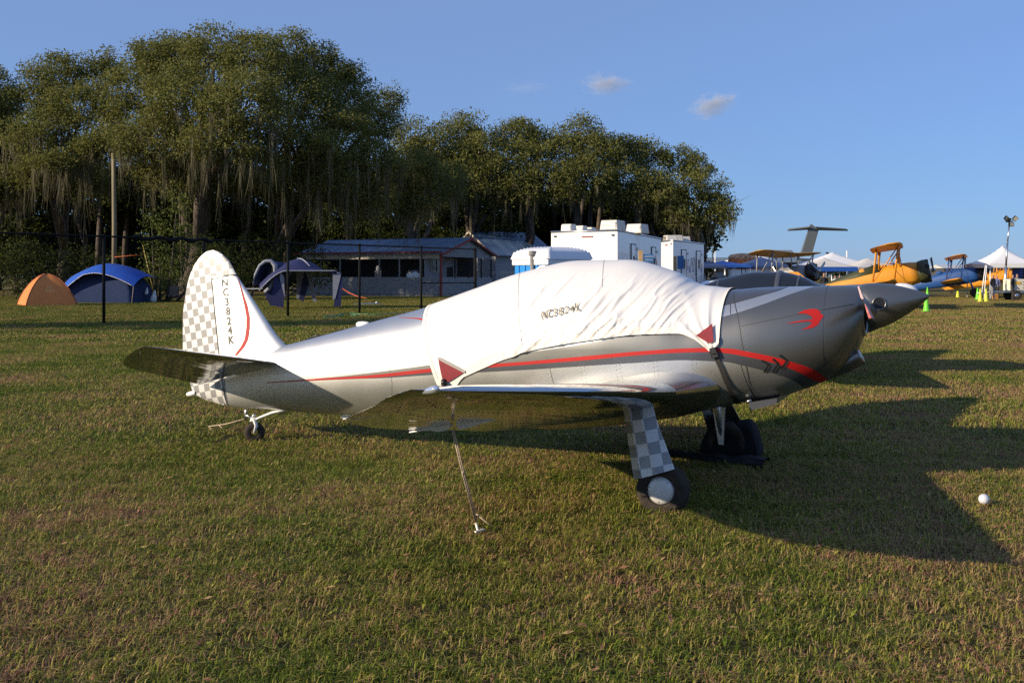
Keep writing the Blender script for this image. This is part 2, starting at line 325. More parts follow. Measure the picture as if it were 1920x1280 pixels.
def scatter(name, pts, rot, scl, var, protos):
    me = bpy.data.meshes.new(name); me.vertices.add(len(pts)); me.vertices.foreach_set('co', np.asarray(pts, np.float32).ravel())
    for an, arr in (('rot', rot), ('scl', scl)): a = me.attributes.new(an, 'FLOAT', 'POINT'); a.data.foreach_set('value', np.asarray(arr, np.float32))
    a = me.attributes.new('kindno', 'INT', 'POINT'); a.data.foreach_set('value', np.asarray(var, np.int32))
    o = bpy.data.objects.new(name, me); COL.objects.link(o)
    ng = bpy.data.node_groups.new(name, 'GeometryNodeTree'); ng.interface.new_socket('Geometry', in_out='INPUT', socket_type='NodeSocketGeometry'); ng.interface.new_socket('Geometry', in_out='OUTPUT', socket_type='NodeSocketGeometry')
    N = ng.nodes; L = ng.links; gi = N.new('NodeGroupInput'); go = N.new('NodeGroupOutput'); jn = N.new('GeometryNodeJoinGeometry')
    def attr(n, t): a = N.new('GeometryNodeInputNamedAttribute'); a.data_type = t; a.inputs['Name'].default_value = n; return a.outputs['Attribute']
    ra, sa, ka = attr('rot', 'FLOAT'), attr('scl', 'FLOAT'), attr('kindno', 'INT'); cx = N.new('ShaderNodeCombineXYZ'); L.new(ra, cx.inputs[2]); m2p = N.new('GeometryNodeMeshToPoints'); L.new(gi.outputs[0], m2p.inputs[0])
    for k, p in enumerate(protos):
        cp = N.new('FunctionNodeCompare'); cp.data_type = 'INT'; cp.operation = 'EQUAL'; L.new(ka, cp.inputs[2]); cp.inputs[3].default_value = k
        oi = N.new('GeometryNodeObjectInfo'); oi.inputs[0].default_value = p; ip = N.new('GeometryNodeInstanceOnPoints')
        L.new(m2p.outputs[0], ip.inputs['Points']); L.new(cp.outputs[0], ip.inputs['Selection']); L.new(oi.outputs['Geometry'], ip.inputs['Instance']); L.new(cx.outputs[0], ip.inputs['Rotation']); L.new(sa, ip.inputs['Scale']); L.new(ip.outputs[0], jn.inputs[0])
    L.new(jn.outputs[0], go.inputs[0]); md = o.modifiers.new('scatter', 'NODES'); md.node_group = ng; o['kind'] = 'stuff'; return o
def field(name, z0, z1, step, protos, seed):
    R = np.random.RandomState(seed); pts = []
    for z in np.arange(z0, z1, step):
        w = .56*(z+step)+4.5
        for x in np.arange(-w, w, step): pts.append((x+(R.rand()-.5)*step*.3, z+(R.rand()-.5)*step*.3, 0))
    n = len(pts); return scatter(name, pts, R.randint(0, 4, n)*np.pi/2+(R.rand(n)-.5)*.3, 1.0+.25*R.rand(n), R.randint(0, len(protos), n), protos)
near = [grass_tile(s, .5, 1650, .0037, .038, 60 if s % 2 else 26) for s in range(5)]
mid_ = [grass_tile(20+s, 1.0, 2300, .0068, .042, 60 if s % 2 else 20) for s in range(4)]
farg = [grass_tile(40+s, 2.5, 3300, .016, .050, 60) for s in range(3)]
field('near_grass', 1.7, 9.3, .5, near, 1); field('middle_grass', 9.5, 24, 1.0, mid_, 2); field('distant_grass', 25.0, 80, 2.5, farg, 3)
# ================================================================== TREES
def leaves_mesh(C, size, seed, aspect=.55, hue=None, flat=0.0):
    """one rhombus leaf per centre"""
    R = np.random.RandomState(seed); n = len(C); t = R.normal(size=(n, 3)); t[:, 2] *= (1-flat); t /= np.linalg.norm(t, axis=1, keepdims=True)
    u = R.normal(size=(n, 3)); b = np.cross(t, u); b /= np.linalg.norm(b, axis=1, keepdims=True); s = (size*(.6+.8*R.rand(n)))[:, None]
    V = np.stack([C-t*s*.5, C+b*s*aspect*.5+t*s*.05, C+t*s*.5, C-b*s*aspect*.5+t*s*.05], 1).reshape(-1, 3); k = np.arange(n)*4
    return V, np.stack([k, k+1, k+2, k+3], -1), np.repeat(hue if hue is not None else R.rand(n), 4)
def crown_points(lobes, per_m2, sub, seed, low_cut=-.75):
    R = np.random.RandomState(seed); out = []; hue = []; anchors = []
    for (c, r) in lobes:
        c = np.array(c); r = np.array(r); area = 4*math.pi*((r[0]*r[1])**1.6/3+(r[0]*r[2])**1.6/3+(r[1]*r[2])**1.6/3)**(1/1.6)
        m = max(4, int(area/(sub*sub)*1.15)); d = R.normal(size=(m, 3)); d /= np.linalg.norm(d, axis=1, keepdims=True); d = d[d[:, 2] > low_cut]
        ctr = c+d*r*(.40+.62*R.rand(len(d))**.55)[:, None]; anchors.append(ctr)
        for p in ctr:
            k = int(per_m2*sub*sub*4*(.5+R.rand())); q = R.normal(size=(k, 3)); q /= np.linalg.norm(q, axis=1, keepdims=True); rad = sub*(.6+.7*R.rand())
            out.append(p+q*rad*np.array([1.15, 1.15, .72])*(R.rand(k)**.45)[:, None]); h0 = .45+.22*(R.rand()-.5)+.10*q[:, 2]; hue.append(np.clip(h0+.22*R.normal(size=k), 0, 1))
    return np.concatenate(out), np.concatenate(hue), np.concatenate(anchors)
def moss_mesh(A, n_strand, length, seed):
    """ragged curtains: bunches of fine strands, longest in the middle of each bunch"""
    R = np.random.RandomState(seed); V = []; F = []; H = []; k = 0
    for p in A:
        L_ = length*(.22+R.rand()**2.4*1.1); h0 = .2+.6*R.rand(); rr = .12+.45*R.rand()**2; a0 = R.rand()*3.14; dx = np.array([math.cos(a0), math.sin(a0)]); ns = int(n_strand*(.5+rr*2.2))
        for _ in range(ns):
            o = R.normal()*.55; o = max(-1.4, min(1.4, o)); q = p+np.array([dx[0]*o*rr, dx[1]*o*rr, .12*R.rand()-.25*abs(o)*rr]); l = max(.15, L_*(1-.62*abs(o)**1.2)*(.55+.5*R.rand())); w = .022+.075*R.rand()*R.rand(); a = R.rand()*3.14; d = np.array([math.cos(a), math.sin(a), 0])*w/2; cv = -.6*o*rr; sw = R.normal(size=2)*.16; segs = 4
            for s in range(segs+1):
                t = s/segs; c = q+np.array([dx[0]*cv*t+sw[0]*t*t+.035*R.normal()*t, dx[1]*cv*t+sw[1]*t*t, -l*t]); ww = d*(1-.88*t**1.2)*(.6+.8*R.rand()); V += [c-ww, c+ww]; H += [h0+.15*R.normal()]*2
            for s in range(segs): F.append((k+2*s, k+2*s+1, k+2*s+3, k+2*s+2))
            k += 2*(segs+1)
    return np.array(V), np.array(F), np.clip(np.array(H), 0, 1)
def limb_mesh(base, tops, r0, seed, lean=(0,0), forks=4):
    """trunk from base splitting to the crown parts"""
    R = random.Random(seed); b = MB(); base = Vector(base); H = sum((Vector(t).z for t in tops), 0)/len(tops); fk = base+Vector((lean[0], lean[1], H*.30))
    b.tube([base+Vector((0,0,-.2)), base+Vector((0,0,.3)), base.lerp(fk, .5)+Vector((R.uniform(-.3,.3), R.uniform(-.3,.3), 0)), fk], [r0*1.7, r0*1.15, r0*.95, r0*.85], 12)
    hubs = []
    for i in range(forks):
        t = Vector(tops[(i*len(tops))//forks]); m_ = fk.lerp(t, .45)+Vector((R.uniform(-1,1), R.uniform(-1,1), R.uniform(0,1.2))); b.tube([fk, fk.lerp(m_, .5)+Vector((R.uniform(-.4,.4), 0, R.uniform(-.3,.5))), m_], [r0*.62, r0*.5, r0*.36], 9); hubs.append(m_)
    for t in tops:
        t = Vector(t); h = min(hubs, key=lambda q: (q-t).length); k1 = h.lerp(t, .4)+Vector((R.uniform(-.6,.6), R.uniform(-.6,.6), R.uniform(-.2,.6))); b.tube([h, k1, t], [r0*.30, r0*.2, r0*.07], 7)
        for _ in range(5):
            e = t+Vector((R.uniform(-2,2), R.uniform(-2,2), R.uniform(-.6,1.8))); b.tube([t.lerp(k1, R.random()), t.lerp(e, .5)+Vector((0,0,R.uniform(-.2,.4))), e], [r0*.08, r0*.05, r0*.02], 5, cap=False)
    return b
def oak(label, base, lobes, seed, leaf=.17, dens=34.0, sub=.95, r0=.5, moss=90, moss_len=3.2, strands=11, group='live oaks along the tree line', lm='leaf_oak', bark='bark', name='live_oak', lean=(0,0)):
    """lobes: (px, py, depth, half width px, half height px) of the crown's masses"""
    base = Vector(base); T = thing(name, label, 'tree', base, 0, group); LB = []
    for (px, py, z, rx, ry) in lobes: c = at(px, py, z)-base; rxm = rx*z/FPX; LB.append((tuple(c), (rxm, min(rxm*.9, 4.2), ry*z/FPX)))
    C, hue, A = crown_points(LB, dens, sub, seed); V, F, H = leaves_mesh(C, leaf, seed+1, hue=hue); npmesh('crown', V, F, M[lm], T, attrs={'hue': ('POINT', H)}, kind='stuff')
    limb_mesh((0,0,0), [l[0] for l in LB], r0, seed, lean).build('trunk', M[bark], T)
    if moss:
        R = np.random.RandomState(seed+5); moss = int(moss*1.5); zc = np.median(A[:, 2]); lowA = A[A[:, 2] < zc-.3]; w_ = np.array(R.rand(len(lowA)) < min(1, moss/len(lowA))); a = lowA[w_]-np.array([0,0,.3])
        if len(a): V, F, H = moss_mesh(a, strands, moss_len, seed+9); npmesh('hanging_moss', V, F, M['moss'], T, attrs={'hue': ('POINT', H)}, kind='stuff')
    return T
oakA = oak('tallest broad live oak behind the tail fin, its crown rising above the wooden pole', gpt(352, 561), [(330,128,72,70,62),(288,118,72,42,48),(400,100,70,60,54),(470,120,68,60,60),(250,185,69,62,62),(360,185,66,85,62),(460,200,64,90,66),(300,262,66,88,48),(420,275,64,80,44),(230,262,69,50,40),(330,330,68,60,36),(420,345,70,50,34),(265,330,70,36,34)], 11, r0=.75, moss=210, moss_len=3.6, lean=(.8,0))
oakB = oak('live oak right of the tallest one, hanging over the blue-roofed building', gpt(520, 553), [(540,105,73,62,52),(600,140,73,58,58),(650,190,74,52,72),(560,190,70,80,62),(640,265,70,70,62),(550,275,67,80,46),(700,230,78,42,62),(700,310,73,55,56),(620,330,70,60,40),(735,205,80,22,42),(780,330,78,50,50),(840,345,80,34,46),(560,345,72,60,34),(680,370,74,56,34),(770,390,78,44,30),(480,350,73,36,34)], 12, r0=.6, moss=240, moss_len=4.0)
oakC = oak('live oak left of the wooden pole with long moss over the orange tent', gpt(120, 556), [(120,150,74,62,44),(195,135,74,40,40),(70,190,73,55,48),(160,205,71,70,48),(80,255,70,72,44),(190,275,69,50,34),(110,300,69,60,26),(60,330,72,50,34),(170,345,73,46,34)], 13, r0=.5, moss=170, moss_len=3.6)
oakD = oak('dark oak cut by the left edge of the photograph', gpt(-20, 552), [(-5,175,78,34,56),(10,240,76,40,50),(-40,220,78,50,80),(0,300,74,50,34),(20,370,75,46,36)], 14, r0=.5, moss=60, moss_len=3.0)
oakE = oak('small distant oak between the two groups of trees', at(775, 545, 92)-Vector((0,0,at(775,545,92).z)), [(765,262,94,34,40),(805,278,94,38,36),(745,330,92,40,50),(815,345,92,44,44)], 15, leaf=.22, dens=20, sub=1.1, r0=.45, moss=60, moss_len=3)
oakF = oak('leftmost oak of the right-hand group, with moss over the dark doorway side', at(880, 545, 96)-Vector((0,0,at(880,545,96).z)), [(868,252,97,42,42),(905,280,96,44,40),(858,320,95,48,48),(915,345,94,52,44),(890,300,94,52,46)], 16, leaf=.22, dens=20, sub=1.1, r0=.5, moss=130, moss_len=4.2)
oakG = oak('second oak of the right-hand group, above the portable toilet', at(990, 545, 97)-Vector((0,0,at(990,545,97).z)), [(965,262,98,42,38),(1010,268,98,40,36),(985,310,95,60,44),(960,358,94,52,36),(1030,350,94,52,40)], 17, leaf=.22, dens=20, sub=1.1, r0=.5, moss=120, moss_len=3.2)
oakH = oak('third oak of the right-hand group, directly over the white trailers', at(1090, 545, 97)-Vector((0,0,at(1090,545,97).z)), [(1085,252,98,38,36),(1060,290,97,46,38),(1120,290,97,46,38),(1090,340,95,64,44),(1145,275,99,28,24)], 18, leaf=.22, dens=20, sub=1.1, r0=.5, moss=120, moss_len=3.2)
oakI = oak('fourth oak of the right-hand group, behind the rear white trailer', at(1195, 545, 99)-Vector((0,0,at(1195,545,99).z)), [(1185,290,100,42,36),(1222,300,99,34,34),(1180,345,97,58,42),(1230,362,96,48,40)], 19, leaf=.22, dens=20, sub=1.1, r0=.5, moss=110, moss_len=3.4)
oakJ = oak('rightmost oak, its drooping end standing out against open sky', at(1290, 545, 99)-Vector((0,0,at(1290,545,99).z)), [(1272,305,100,34,32),(1308,318,99,28,30),(1290,360,97,46,44),(1335,365,97,30,36),(1362,392,96,22,32),(1330,412,96,34,26),(1270,405,96,42,28)], 20, leaf=.22, dens=18, sub=.95, r0=.5, moss=90, moss_len=2.6)
# trees outside the frame on the left whose shade falls on the lawn, the lower trunks and the building
for x, y, s, r, lb in ((-36,29,.76,.4,'smaller oak beyond the left edge nearest the camera'), (-44.5,68,1.0,2.2,'oak beyond the left edge level with the pole'), (-58,74,1.05,1.1,'oak beyond the left edge behind the others')):
    dup(oakC, (x, y, 0), r, lb, 'oaks outside the frame on the left', s)
# undergrowth
def shrub(label, px, py, z, lobes, seed, lm, leaf=.17, dens=12, sub=.5, name='shrub', group='undergrowth beneath the oaks'):
    base = Vector((at(px, py, z).x, z, 0)); T = thing(name, label, 'shrub', base, 0, group); LB = [(tuple(at(a, b_, z+dz)-base), (rx*z/FPX, rx*z/FPX*.8, ry*z/FPX)) for a, b_, dz, rx, ry in lobes]
    C, hue, A = crown_points(LB, dens, sub, seed, -1); C = C[C[:, 2] > .02] if len(C) else C; V, F, H = leaves_mesh(C, leaf, seed+1); npmesh('leaves', V, F, M[lm], T, attrs={'hue': ('POINT', H)}, kind='stuff')
    b = MB(); 
    for l in LB: b.tube([(l[0][0]*.4, 0, 0), (l[0][0]*.8, l[0][1]*.5, l[0][2]*.5), l[0]], [.10,.07,.03], 6)
    b.build('stems', M['bark'], T); return T
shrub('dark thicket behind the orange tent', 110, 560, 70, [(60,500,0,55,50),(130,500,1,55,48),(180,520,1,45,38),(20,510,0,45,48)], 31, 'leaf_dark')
shrub('sunlit vine-covered bush on the leaning oak trunk', 300, 560, 64, [(285,430,0,26,40),(330,400,0,30,44),(300,490,0,36,40),(350,470,1,34,50),(395,480,2,36,50)], 32, 'leaf_lit', sub=.45, dens=10)
shrub('low brushwood between the wooden pole and the hanging white bags', 262, 560, 63, [(235,548,0,28,14),(275,540,0,24,22),(325,530,0,34,26),(365,540,1,30,24)], 33, 'leaf_lit', leaf=.12, sub=.3)
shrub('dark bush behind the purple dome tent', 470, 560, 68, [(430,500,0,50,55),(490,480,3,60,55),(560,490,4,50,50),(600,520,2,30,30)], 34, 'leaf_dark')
shrub('dark young trees above the roof of the long building', 720, 540, 98, [(640,400,0,70,55),(740,405,0,80,60),(850,410,0,70,60),(930,430,0,60,50)], 35, 'leaf_dark', leaf=.25, dens=6, sub=.9)
shrub('green sapling in the fork of the tallest oak', 350, 560, 69, [(350,350,0,26,40),(335,300,0,20,30)], 36, 'leaf_lit', sub=.5, dens=8)
def wood(name, spec, seed, leaf, dens, sub):
    LB = [(tuple(at(px, py, z)), (rx*z/FPX, 3.5, ry*z/FPX)) for px, py, z, rx, ry in spec]; C, hue, A = crown_points(LB, dens, sub, seed, -1); C = C[C[:, 2] > 0]; V, F, H = leaves_mesh(C, leaf, seed); return npmesh(name, V, F, M['leaf_dark'], attrs={'hue': ('POINT', H)}, kind='stuff')
R_ = random.Random(5); spec = []
for y0, y1, z0, z1, st, ry0, ry1 in ((485,525,108,116,34,24,36),(440,480,112,120,36,22,36),(395,440,108,118,40,22,36),(350,395,106,114,52,20,32)):
    spec += [(px+R_.uniform(-8,8), R_.uniform(y0, y1), R_.uniform(z0, z1), R_.uniform(30, 52), R_.uniform(ry0, ry1)) for px in range(-60, 1310 if y0 > 400 else 1270, st)]
spec += [(px, R_.uniform(300, 345), R_.uniform(100, 108), 45, 30) for px in range(-40, 860, 60)]
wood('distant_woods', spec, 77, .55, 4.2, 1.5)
b = MB()
for px in range(-40, 1330, 47):
    z = R_.uniform(104, 122); x = at(px+R_.uniform(-15,15), 500, z).x; b.tube([(x,z,-.2),(x+R_.uniform(-.6,.6),z,5),(x+R_.uniform(-1.5,1.5),z,10)], [.38,.3,.2], 7)
b.build('distant_trunks', M['bark'], kind='stuff')
# palmettos
M['palm'] = foliage_mat('palmetto_leaves', (.05,.075,.02), (.10,.13,.035), (.17,.18,.06), .3)
def palmetto(label, px, py, s, seed):
    R = random.Random(seed); p = gpt(px, py); T = thing('palmetto', label, 'plant', p, 0, 'palmettos at the foot of the trees'); V = []; F = []; H = []
    for k in range(9):
        a = R.uniform(0, 6.28); e = R.uniform(.3, 1.1); ln = s*R.uniform(.6, 1.0); d = Vector((math.cos(a)*math.cos(e), math.sin(a)*math.cos(e), math.sin(e))); tip = d*ln; side_ = d.cross(Vector((0,0,1))).normalized(); up = side_.cross(d)
        for j in range(13):
            q = (j-6)/6*1.35; dd = (d*math.cos(q)+side_*math.sin(q)+up*.15*R.uniform(-1,1)).normalized(); w_ = dd.cross(up).normalized()*.018; n_ = len(V); l2 = s*.55*R.uniform(.8,1.1); V += [tip-w_*.3, tip+dd*l2*.5-w_, tip+dd*l2+Vector((0,0,-.08)), tip+dd*l2*.5+w_]; F.append((n_, n_+1, n_+2, n_+3)); H += [R.random()]*4
    npmesh('fronds', np.array([tuple(v) for v in V]), np.array(F), M['palm'], T, attrs={'hue': ('POINT', np.array(H))}, kind='stuff')
    b = MB(); b.tube([(0,0,0),(0,0,.25)], [.1,.06], 7); b.build('stem', M['bark'], T)
for i, (px, py, s, lb) in enumerate(((185,566,1.5,'palmetto in front of the blue tent'), (200,562,1.2,'palmetto left of the wooden pole foot'), (240,564,1.0,'palmetto just right of the wooden pole foot'), (262,562,.9,'small palmetto beside the leaning yellow pole'), (318,556,1.6,'palmetto above the brown camping chair'), (335,552,1.3,'palmetto right of the brown camping chair'))): palmetto(lb, px, py, s, 60+i)

# ================================================================== FENCE, POLE, TENTS, BUILDINGS
def arm(p, q, r, n=8): b = MB(); b.tube([p, q], r, n); return b
FA = Vector((-13.96, 33.6, 0)); FD = Vector((2.42, 3.19, 0)); FH = 2.99
fence = thing('chain_link_fence', 'tall black chain-link fence running across the lawn behind the tail', 'fence', FA)
posts = list(range(-3, 6)); up = Vector((0, 0, 1))
for k in posts:
    b = MB(); end = k == 5; b.tube([FD*k-up*.1, FD*k+up*(FH+.03)], .085 if end else .052, 10); b.lathe([(.06,0),(.055,.03),(.03,.05),(.001,.055)], 10, Matrix.Translation(FD*k+up*(FH+.03))); b.build('post', M['fence'], fence)
b = MB(); b.tube([FD*posts[0]+up*FH, FD*posts[-1]+up*FH], .036, 6); b.build('top_rail', M['fence'], fence)
b = MB(); b.tube([FD*4+up*1.30, FD*5+up*1.30], .03, 6); b.build('middle_rail', M['fence'], fence)
b = MB(); L_ = (FD*posts[-1]-FD*posts[0]).length; d = FD.normalized(); o_ = FD*posts[0]; s_ = .072; nrm = Vector((-d.y, d.x, 0)); H_ = FH
for sg in (1, -1):
    t = -H_
    while t < L_+H_:
        lo, hi = 0.0, H_; x0, x1 = t, t+sg*H_
        # clip the slanting wire to the fence's ends
        def zx(x): return (x-t)/sg
        xa, xb = sorted((x0, x1)); xa, xb = max(xa, 0), min(xb, L_)
        if xb-xa > .05:
            p = o_+d*xa+up*zx(xa); q = o_+d*xb+up*zx(xb); w = Vector((0,0,.0042)); b.quad(p-w, q-w, q+w, p+w)
        t += s_*1.41
b.build('wire_netting', M['fence'], fence, kind='stuff')
b = MB(); R_ = random.Random(2); pts = [FD*(.25+i*.05)+up*(FH-.02+.05*math.sin(i*1.4)) for i in range(18)]; b.tube(pts, [.035+.05*abs(math.sin(i*.9)) for i in range(18)], 7); b.build('rolled_netting', M['fence'], fence)
p = at(214, 560, 66); pole = thing('wooden_pole', 'tall weathered wooden pole in front of the oaks at the left', 'pole', (p.x, 66, 0))
b = MB(); top = at(213, 278, 66).z; b.tube([(0,0,-.2),(.02,0,top*.5),(-.04,0,top)], [.175,.155,.135], 14); b.build('shaft', M['pole_wood'], pole)
b = MB(); b.tube([(-.03,-.05,top-.4),(1.0,1.6,top-3.6),(1.75,2.6,top-5.8)], .02, 6); b.build('guy_wire', M['fence'], pole)
b = MB(); b.box((-.04,-.05,top-.15), (.5,.35,.28)); bevel(b.build('junction_box', M['black'], pole), .03)
b = MB(); b.tube([(.1,-.15,at(0,482,66).z),(1.2,-.1,at(0,480,66).z+.03),(2.1,0,at(0,478,66).z)], .022, 6); o = b.build('orange_line', mat('orange_webbing', (.62,.13,.04), .7), pole)
# yellow leaning pole, hanging bags, camping chair
p = gpt(291, 560); o = arm((0,0,0), Vector(at(268, 460, p.y))-p, .035).build('leaning_pole', mat('yellow_bamboo', (.55,.42,.12), .6)); o.location = p; tag(o, 'thin yellow pole leaning over the white bags', 'pole')
for px, py, s, lb in ((287,566,1.0,'larger white bag on the ground under the yellow pole'), (274,552,.6,'smaller white bag left of the larger one')):
    z = 61; p = at(px, py, z); b = MB(); b.lathe([(.0,-.02),(.17*s,0),(.20*s,.12*s),(.17*s,.32*s),(.09*s,.58*s),(.03*s,.74*s),(.0,.76*s)], 12, Matrix.Rotation(.16, 4, 'Y')); o = b.build('white_bag', mat('white_plastic_bag_%d' % px, (.7,.72,.7), .5, 0, .08, bump=.5, bs=14)); o.location = (p.x, z, max(.02, p.z)); tag(o, lb, 'bag')
t = thing('camping_chair', 'brown folding camping chair beside the palmettos', 'chair', (at(324,565,62).x, 62, 0)); mb = mat('brown_canvas', (.16,.12,.09), .9, 0, .25, 12)
b = MB(); b.box((0,.25,.72), (.62,.04,.55), Matrix.Rotation(-.2, 3, 'X')); b.build('backrest', mb, t); b = MB(); b.box((0,0,.42), (.6,.5,.04)); b.build('seat', mb, t)
for sx in (-1, 1):
    for sy in (-1, 1): arm((sx*.3, sy*.24, 0), (sx*.3, -sy*.24, .43) if sy > 0 else (sx*.3, .24, .9), .016, 6).build('leg', M['fence'], t)
# ---- tents
def dome(name, label, c, w, d, h, m, m2, rz=0.0, seed=0, skew=0.0, group=None):
    """dome tent: fabric over two crossed poles, lower at the corners"""
    T = thing(name, label, 'tent', c, rz, group); n = 37; u, v = np.meshgrid(np.linspace(-1, 1, n), np.linspace(-1, 1, n), indexing='ij'); r = np.maximum(np.abs(u), np.abs(v)); q = np.hypot(u, v)/np.where(r < 1e-6, 1, np.hypot(u, v)/np.maximum(r, 1e-6)*1.0)
    hh = h*(np.clip(1-r**(1.75 if h < 1.9 else 2.6), 0, 1))**(.8 if h < 1.9 else .5)*(1-.10*(np.abs(np.abs(u)-np.abs(v)) > .3)*np.clip(np.abs(np.abs(u)-np.abs(v)), 0, 1)*r); hh = hh+.03*(fbm(np.stack([u*3, v*3, u*0+seed], -1).reshape(-1, 3), 2, seed).reshape(u.shape)-.5)*(r < .99)
    P = np.stack([u*w/2*(1-.05*r)+skew*hh/h, v*d/2, hh], -1); F = grid_faces(n, n, False); npmesh('fabric', P.reshape(-1, 3), F, m, T, True)
    return T, P
mo = mat('orange_tent_fabric', (.80,.25,.05), .6, 0, .06, 3, .2, 12); T, P = dome('dome_tent', 'small orange dome tent on the grass at the far left', gpt(88, 572), 2.75, 2.75, 1.75, mo, mo, .62, 3, .0)
for dg in (0, 1): b = MB(); b.tube([Vector(P[i, i if dg else 36-i])+Vector((0,0,.015)) for i in range(37)], .022, 6); b.build('pole_sleeve', mat('dark_orange_trim_%d' % dg, (.36,.10,.04), .6), T)
b = MB(); b.add([(-.75,-1.36,.05),(.6,-1.36,.05),(.1,-.90,1.10),(-.2,-.90,1.10)], [(0,1,2,3)]); b.build('door_flap', mat('light_orange_flap', (.85,.33,.09), .6), T)
mbl = mat('bright_blue_rainfly', (.03,.12,.55), .5, 0, .08, 3, .2, 10); mgy = mat('blue_grey_tent_wall', (.030,.048,.115), .8, 0, .08, 3, spec=.1)
c = gpt(205, 567); T, P = dome('cabin_tent', 'blue and grey tent partly hidden behind the wooden pole', c, 4.6, 3.0, 2.05, mgy, mgy, -.1, 5)
n = 25; u, v = np.meshgrid(np.linspace(-1, 1, n), np.linspace(-1, 1, n), indexing='ij'); hh = 2.42-.80*np.abs(u)**1.7-(.25+.35*(v < 0))*v**2-.95*np.clip(-u-.3, 0, 1)*(v < 0)*np.abs(v); fly = np.stack([u*2.45, v*1.75, hh], -1); npmesh('rain_fly', fly.reshape(-1, 3), grid_faces(n, n, False), mbl, T, True)
b = MB(); b.tube([Vector(q)+Vector((0,-.01,0)) for q in fly[:, 0]], .018, 6); b.build('fly_edge', M['white'], T)
for q in (fly[0, 0], fly[-1, 0]): arm(Vector(q), (q[0]*1.08, q[1]*1.35, 0), .012, 5).build('guy_line', M['rope'], T)
b = MB(); b.box((-2.5,-1.8,1.1), (.25,.06,.28)); b.build('corner_tab', mat('pink_tab', (.5,.05,.10), .6), T)
# purple-blue shelter with arched openings
mp = mat('navy_shelter_fabric', (.020,.026,.105), .7, 0, .1, 3, .3, 8); mt = mat('pale_grey_trim', (.30,.32,.38), .7, 0, .1)
c = gpt(545, 578); T = thing('screen_shelter', 'navy blue dome shelter with grey trimmed arches and a round porch', 'tent', c, .18); Z = c.y; sc_ = Z/FPX
def L(px, py, dy=0.0): q = at(px, py, Z+dy); return Vector((q.x-c.x, dy, q.z-c.z+0))
crown_ = []; n = 21; V = []
for i in range(n):
    a = i/(n-1); x = L(492+a*(630-492), 0).x; zt = L(0, 545-0).z
    ztop = L(0, 485+42*abs(2*a-1)**1.7, 0).z+(.0 if a < .5 else -.12*(a-.5)); zlow = L(0, 508+36*max(0, 1-a/.34)**1.6).z
    for j in range(9): t = j/8; V.append((x, -1.6*math.cos(t*math.pi), zlow+(ztop-zlow)*math.sin(t*math.pi)**.8))
npmesh('roof', np.array(V), grid_faces(n, 9, False), mp, T, True)
b = MB(); b.tube([Vector(V[i*9])+Vector((0,-.02,0)) for i in range(n)], .035, 6); b.build('roof_trim', mt, T)
b = MB(); b.tube([Vector(V[9*i_+k_])+Vector((0,-.02,.02)) for i_, k_ in ((9,5),(10,4),(11,3),(12,2),(13,1))], .03, 6); b.build('pole_sleeve', mt, T)
def leg(pts, name, m):
    b = MB(); f = [Vector(q) for q in pts]; b.add(f+[q+Vector((0,.25,0)) for q in f], [(0,1,2,3),(7,6,5,4),(0,4,5,1),(1,5,6,2),(2,6,7,3),(3,7,4,0)]); b.build(name, m, T)
leg([L(499,572,-1.5), L(521,577,-1.5), L(522,540,-1.5), L(505,512,-1.5)], 'corner_leg', mp); leg([L(522,520,-1.52), L(524,560,-1.52), L(514,520,-1.52), L(516,509,-1.52)], 'leg_trim', mt)
leg([L(614,575,-1.5), L(627,575,-1.5), L(631,524,-1.5), L(621,508,-1.5)], 'corner_leg', mp); leg([L(612,562,-1.52), L(617,560,-1.52), L(628,512,-1.52), L(612,508,-1.52)], 'leg_trim', mt)
leg([L(570,560,1.5), L(578,566,1.5), L(592,520,1.5), L(580,508,1.5)], 'rear_leg', mp); leg([L(596,566,1.4), L(602,566,1.4), L(592,510,1.4), L(582,508,1.4)], 'leg_trim', mt)
leg([L(576,560,1.6), L(566,560,1.6), L(566,508,1.6), L(578,508,1.6)], 'rear_trim', mt)
ring = [L(467,534,-1.2), L(472,515,-1.2), L(480,498,-1.2), L(490,490,-1.2), L(500,489,-1.2), L(508,497,-1.2), L(510,512,-1.2), L(506,528,-1.2), L(497,541,-1.2), L(489,548,-1.2)]; b = MB(); b.tube(ring, [.05,.06,.07,.08,.09,.12,.13,.12,.10,.08], 8); b.build('porch_arch', mt, T)
b = MB(); back = [q+Vector((.5, 1.4, -.05)) for q in ring]; V = ring+back; k = len(ring); b.add(V, [(i, i+1, k+i+1, k+i) for i in range(k-1)], True); b.build('porch_fabric', mp, T)
leg([L(489,548,-1.1), L(500,573,-1.1), L(520,573,-1.1), L(510,512,-1.1)], 'porch_wall', mp)
b = MB(); b.box(L(472,541,-.9), (.85,.5,.05)); b.build('table_top', M['white'], T)
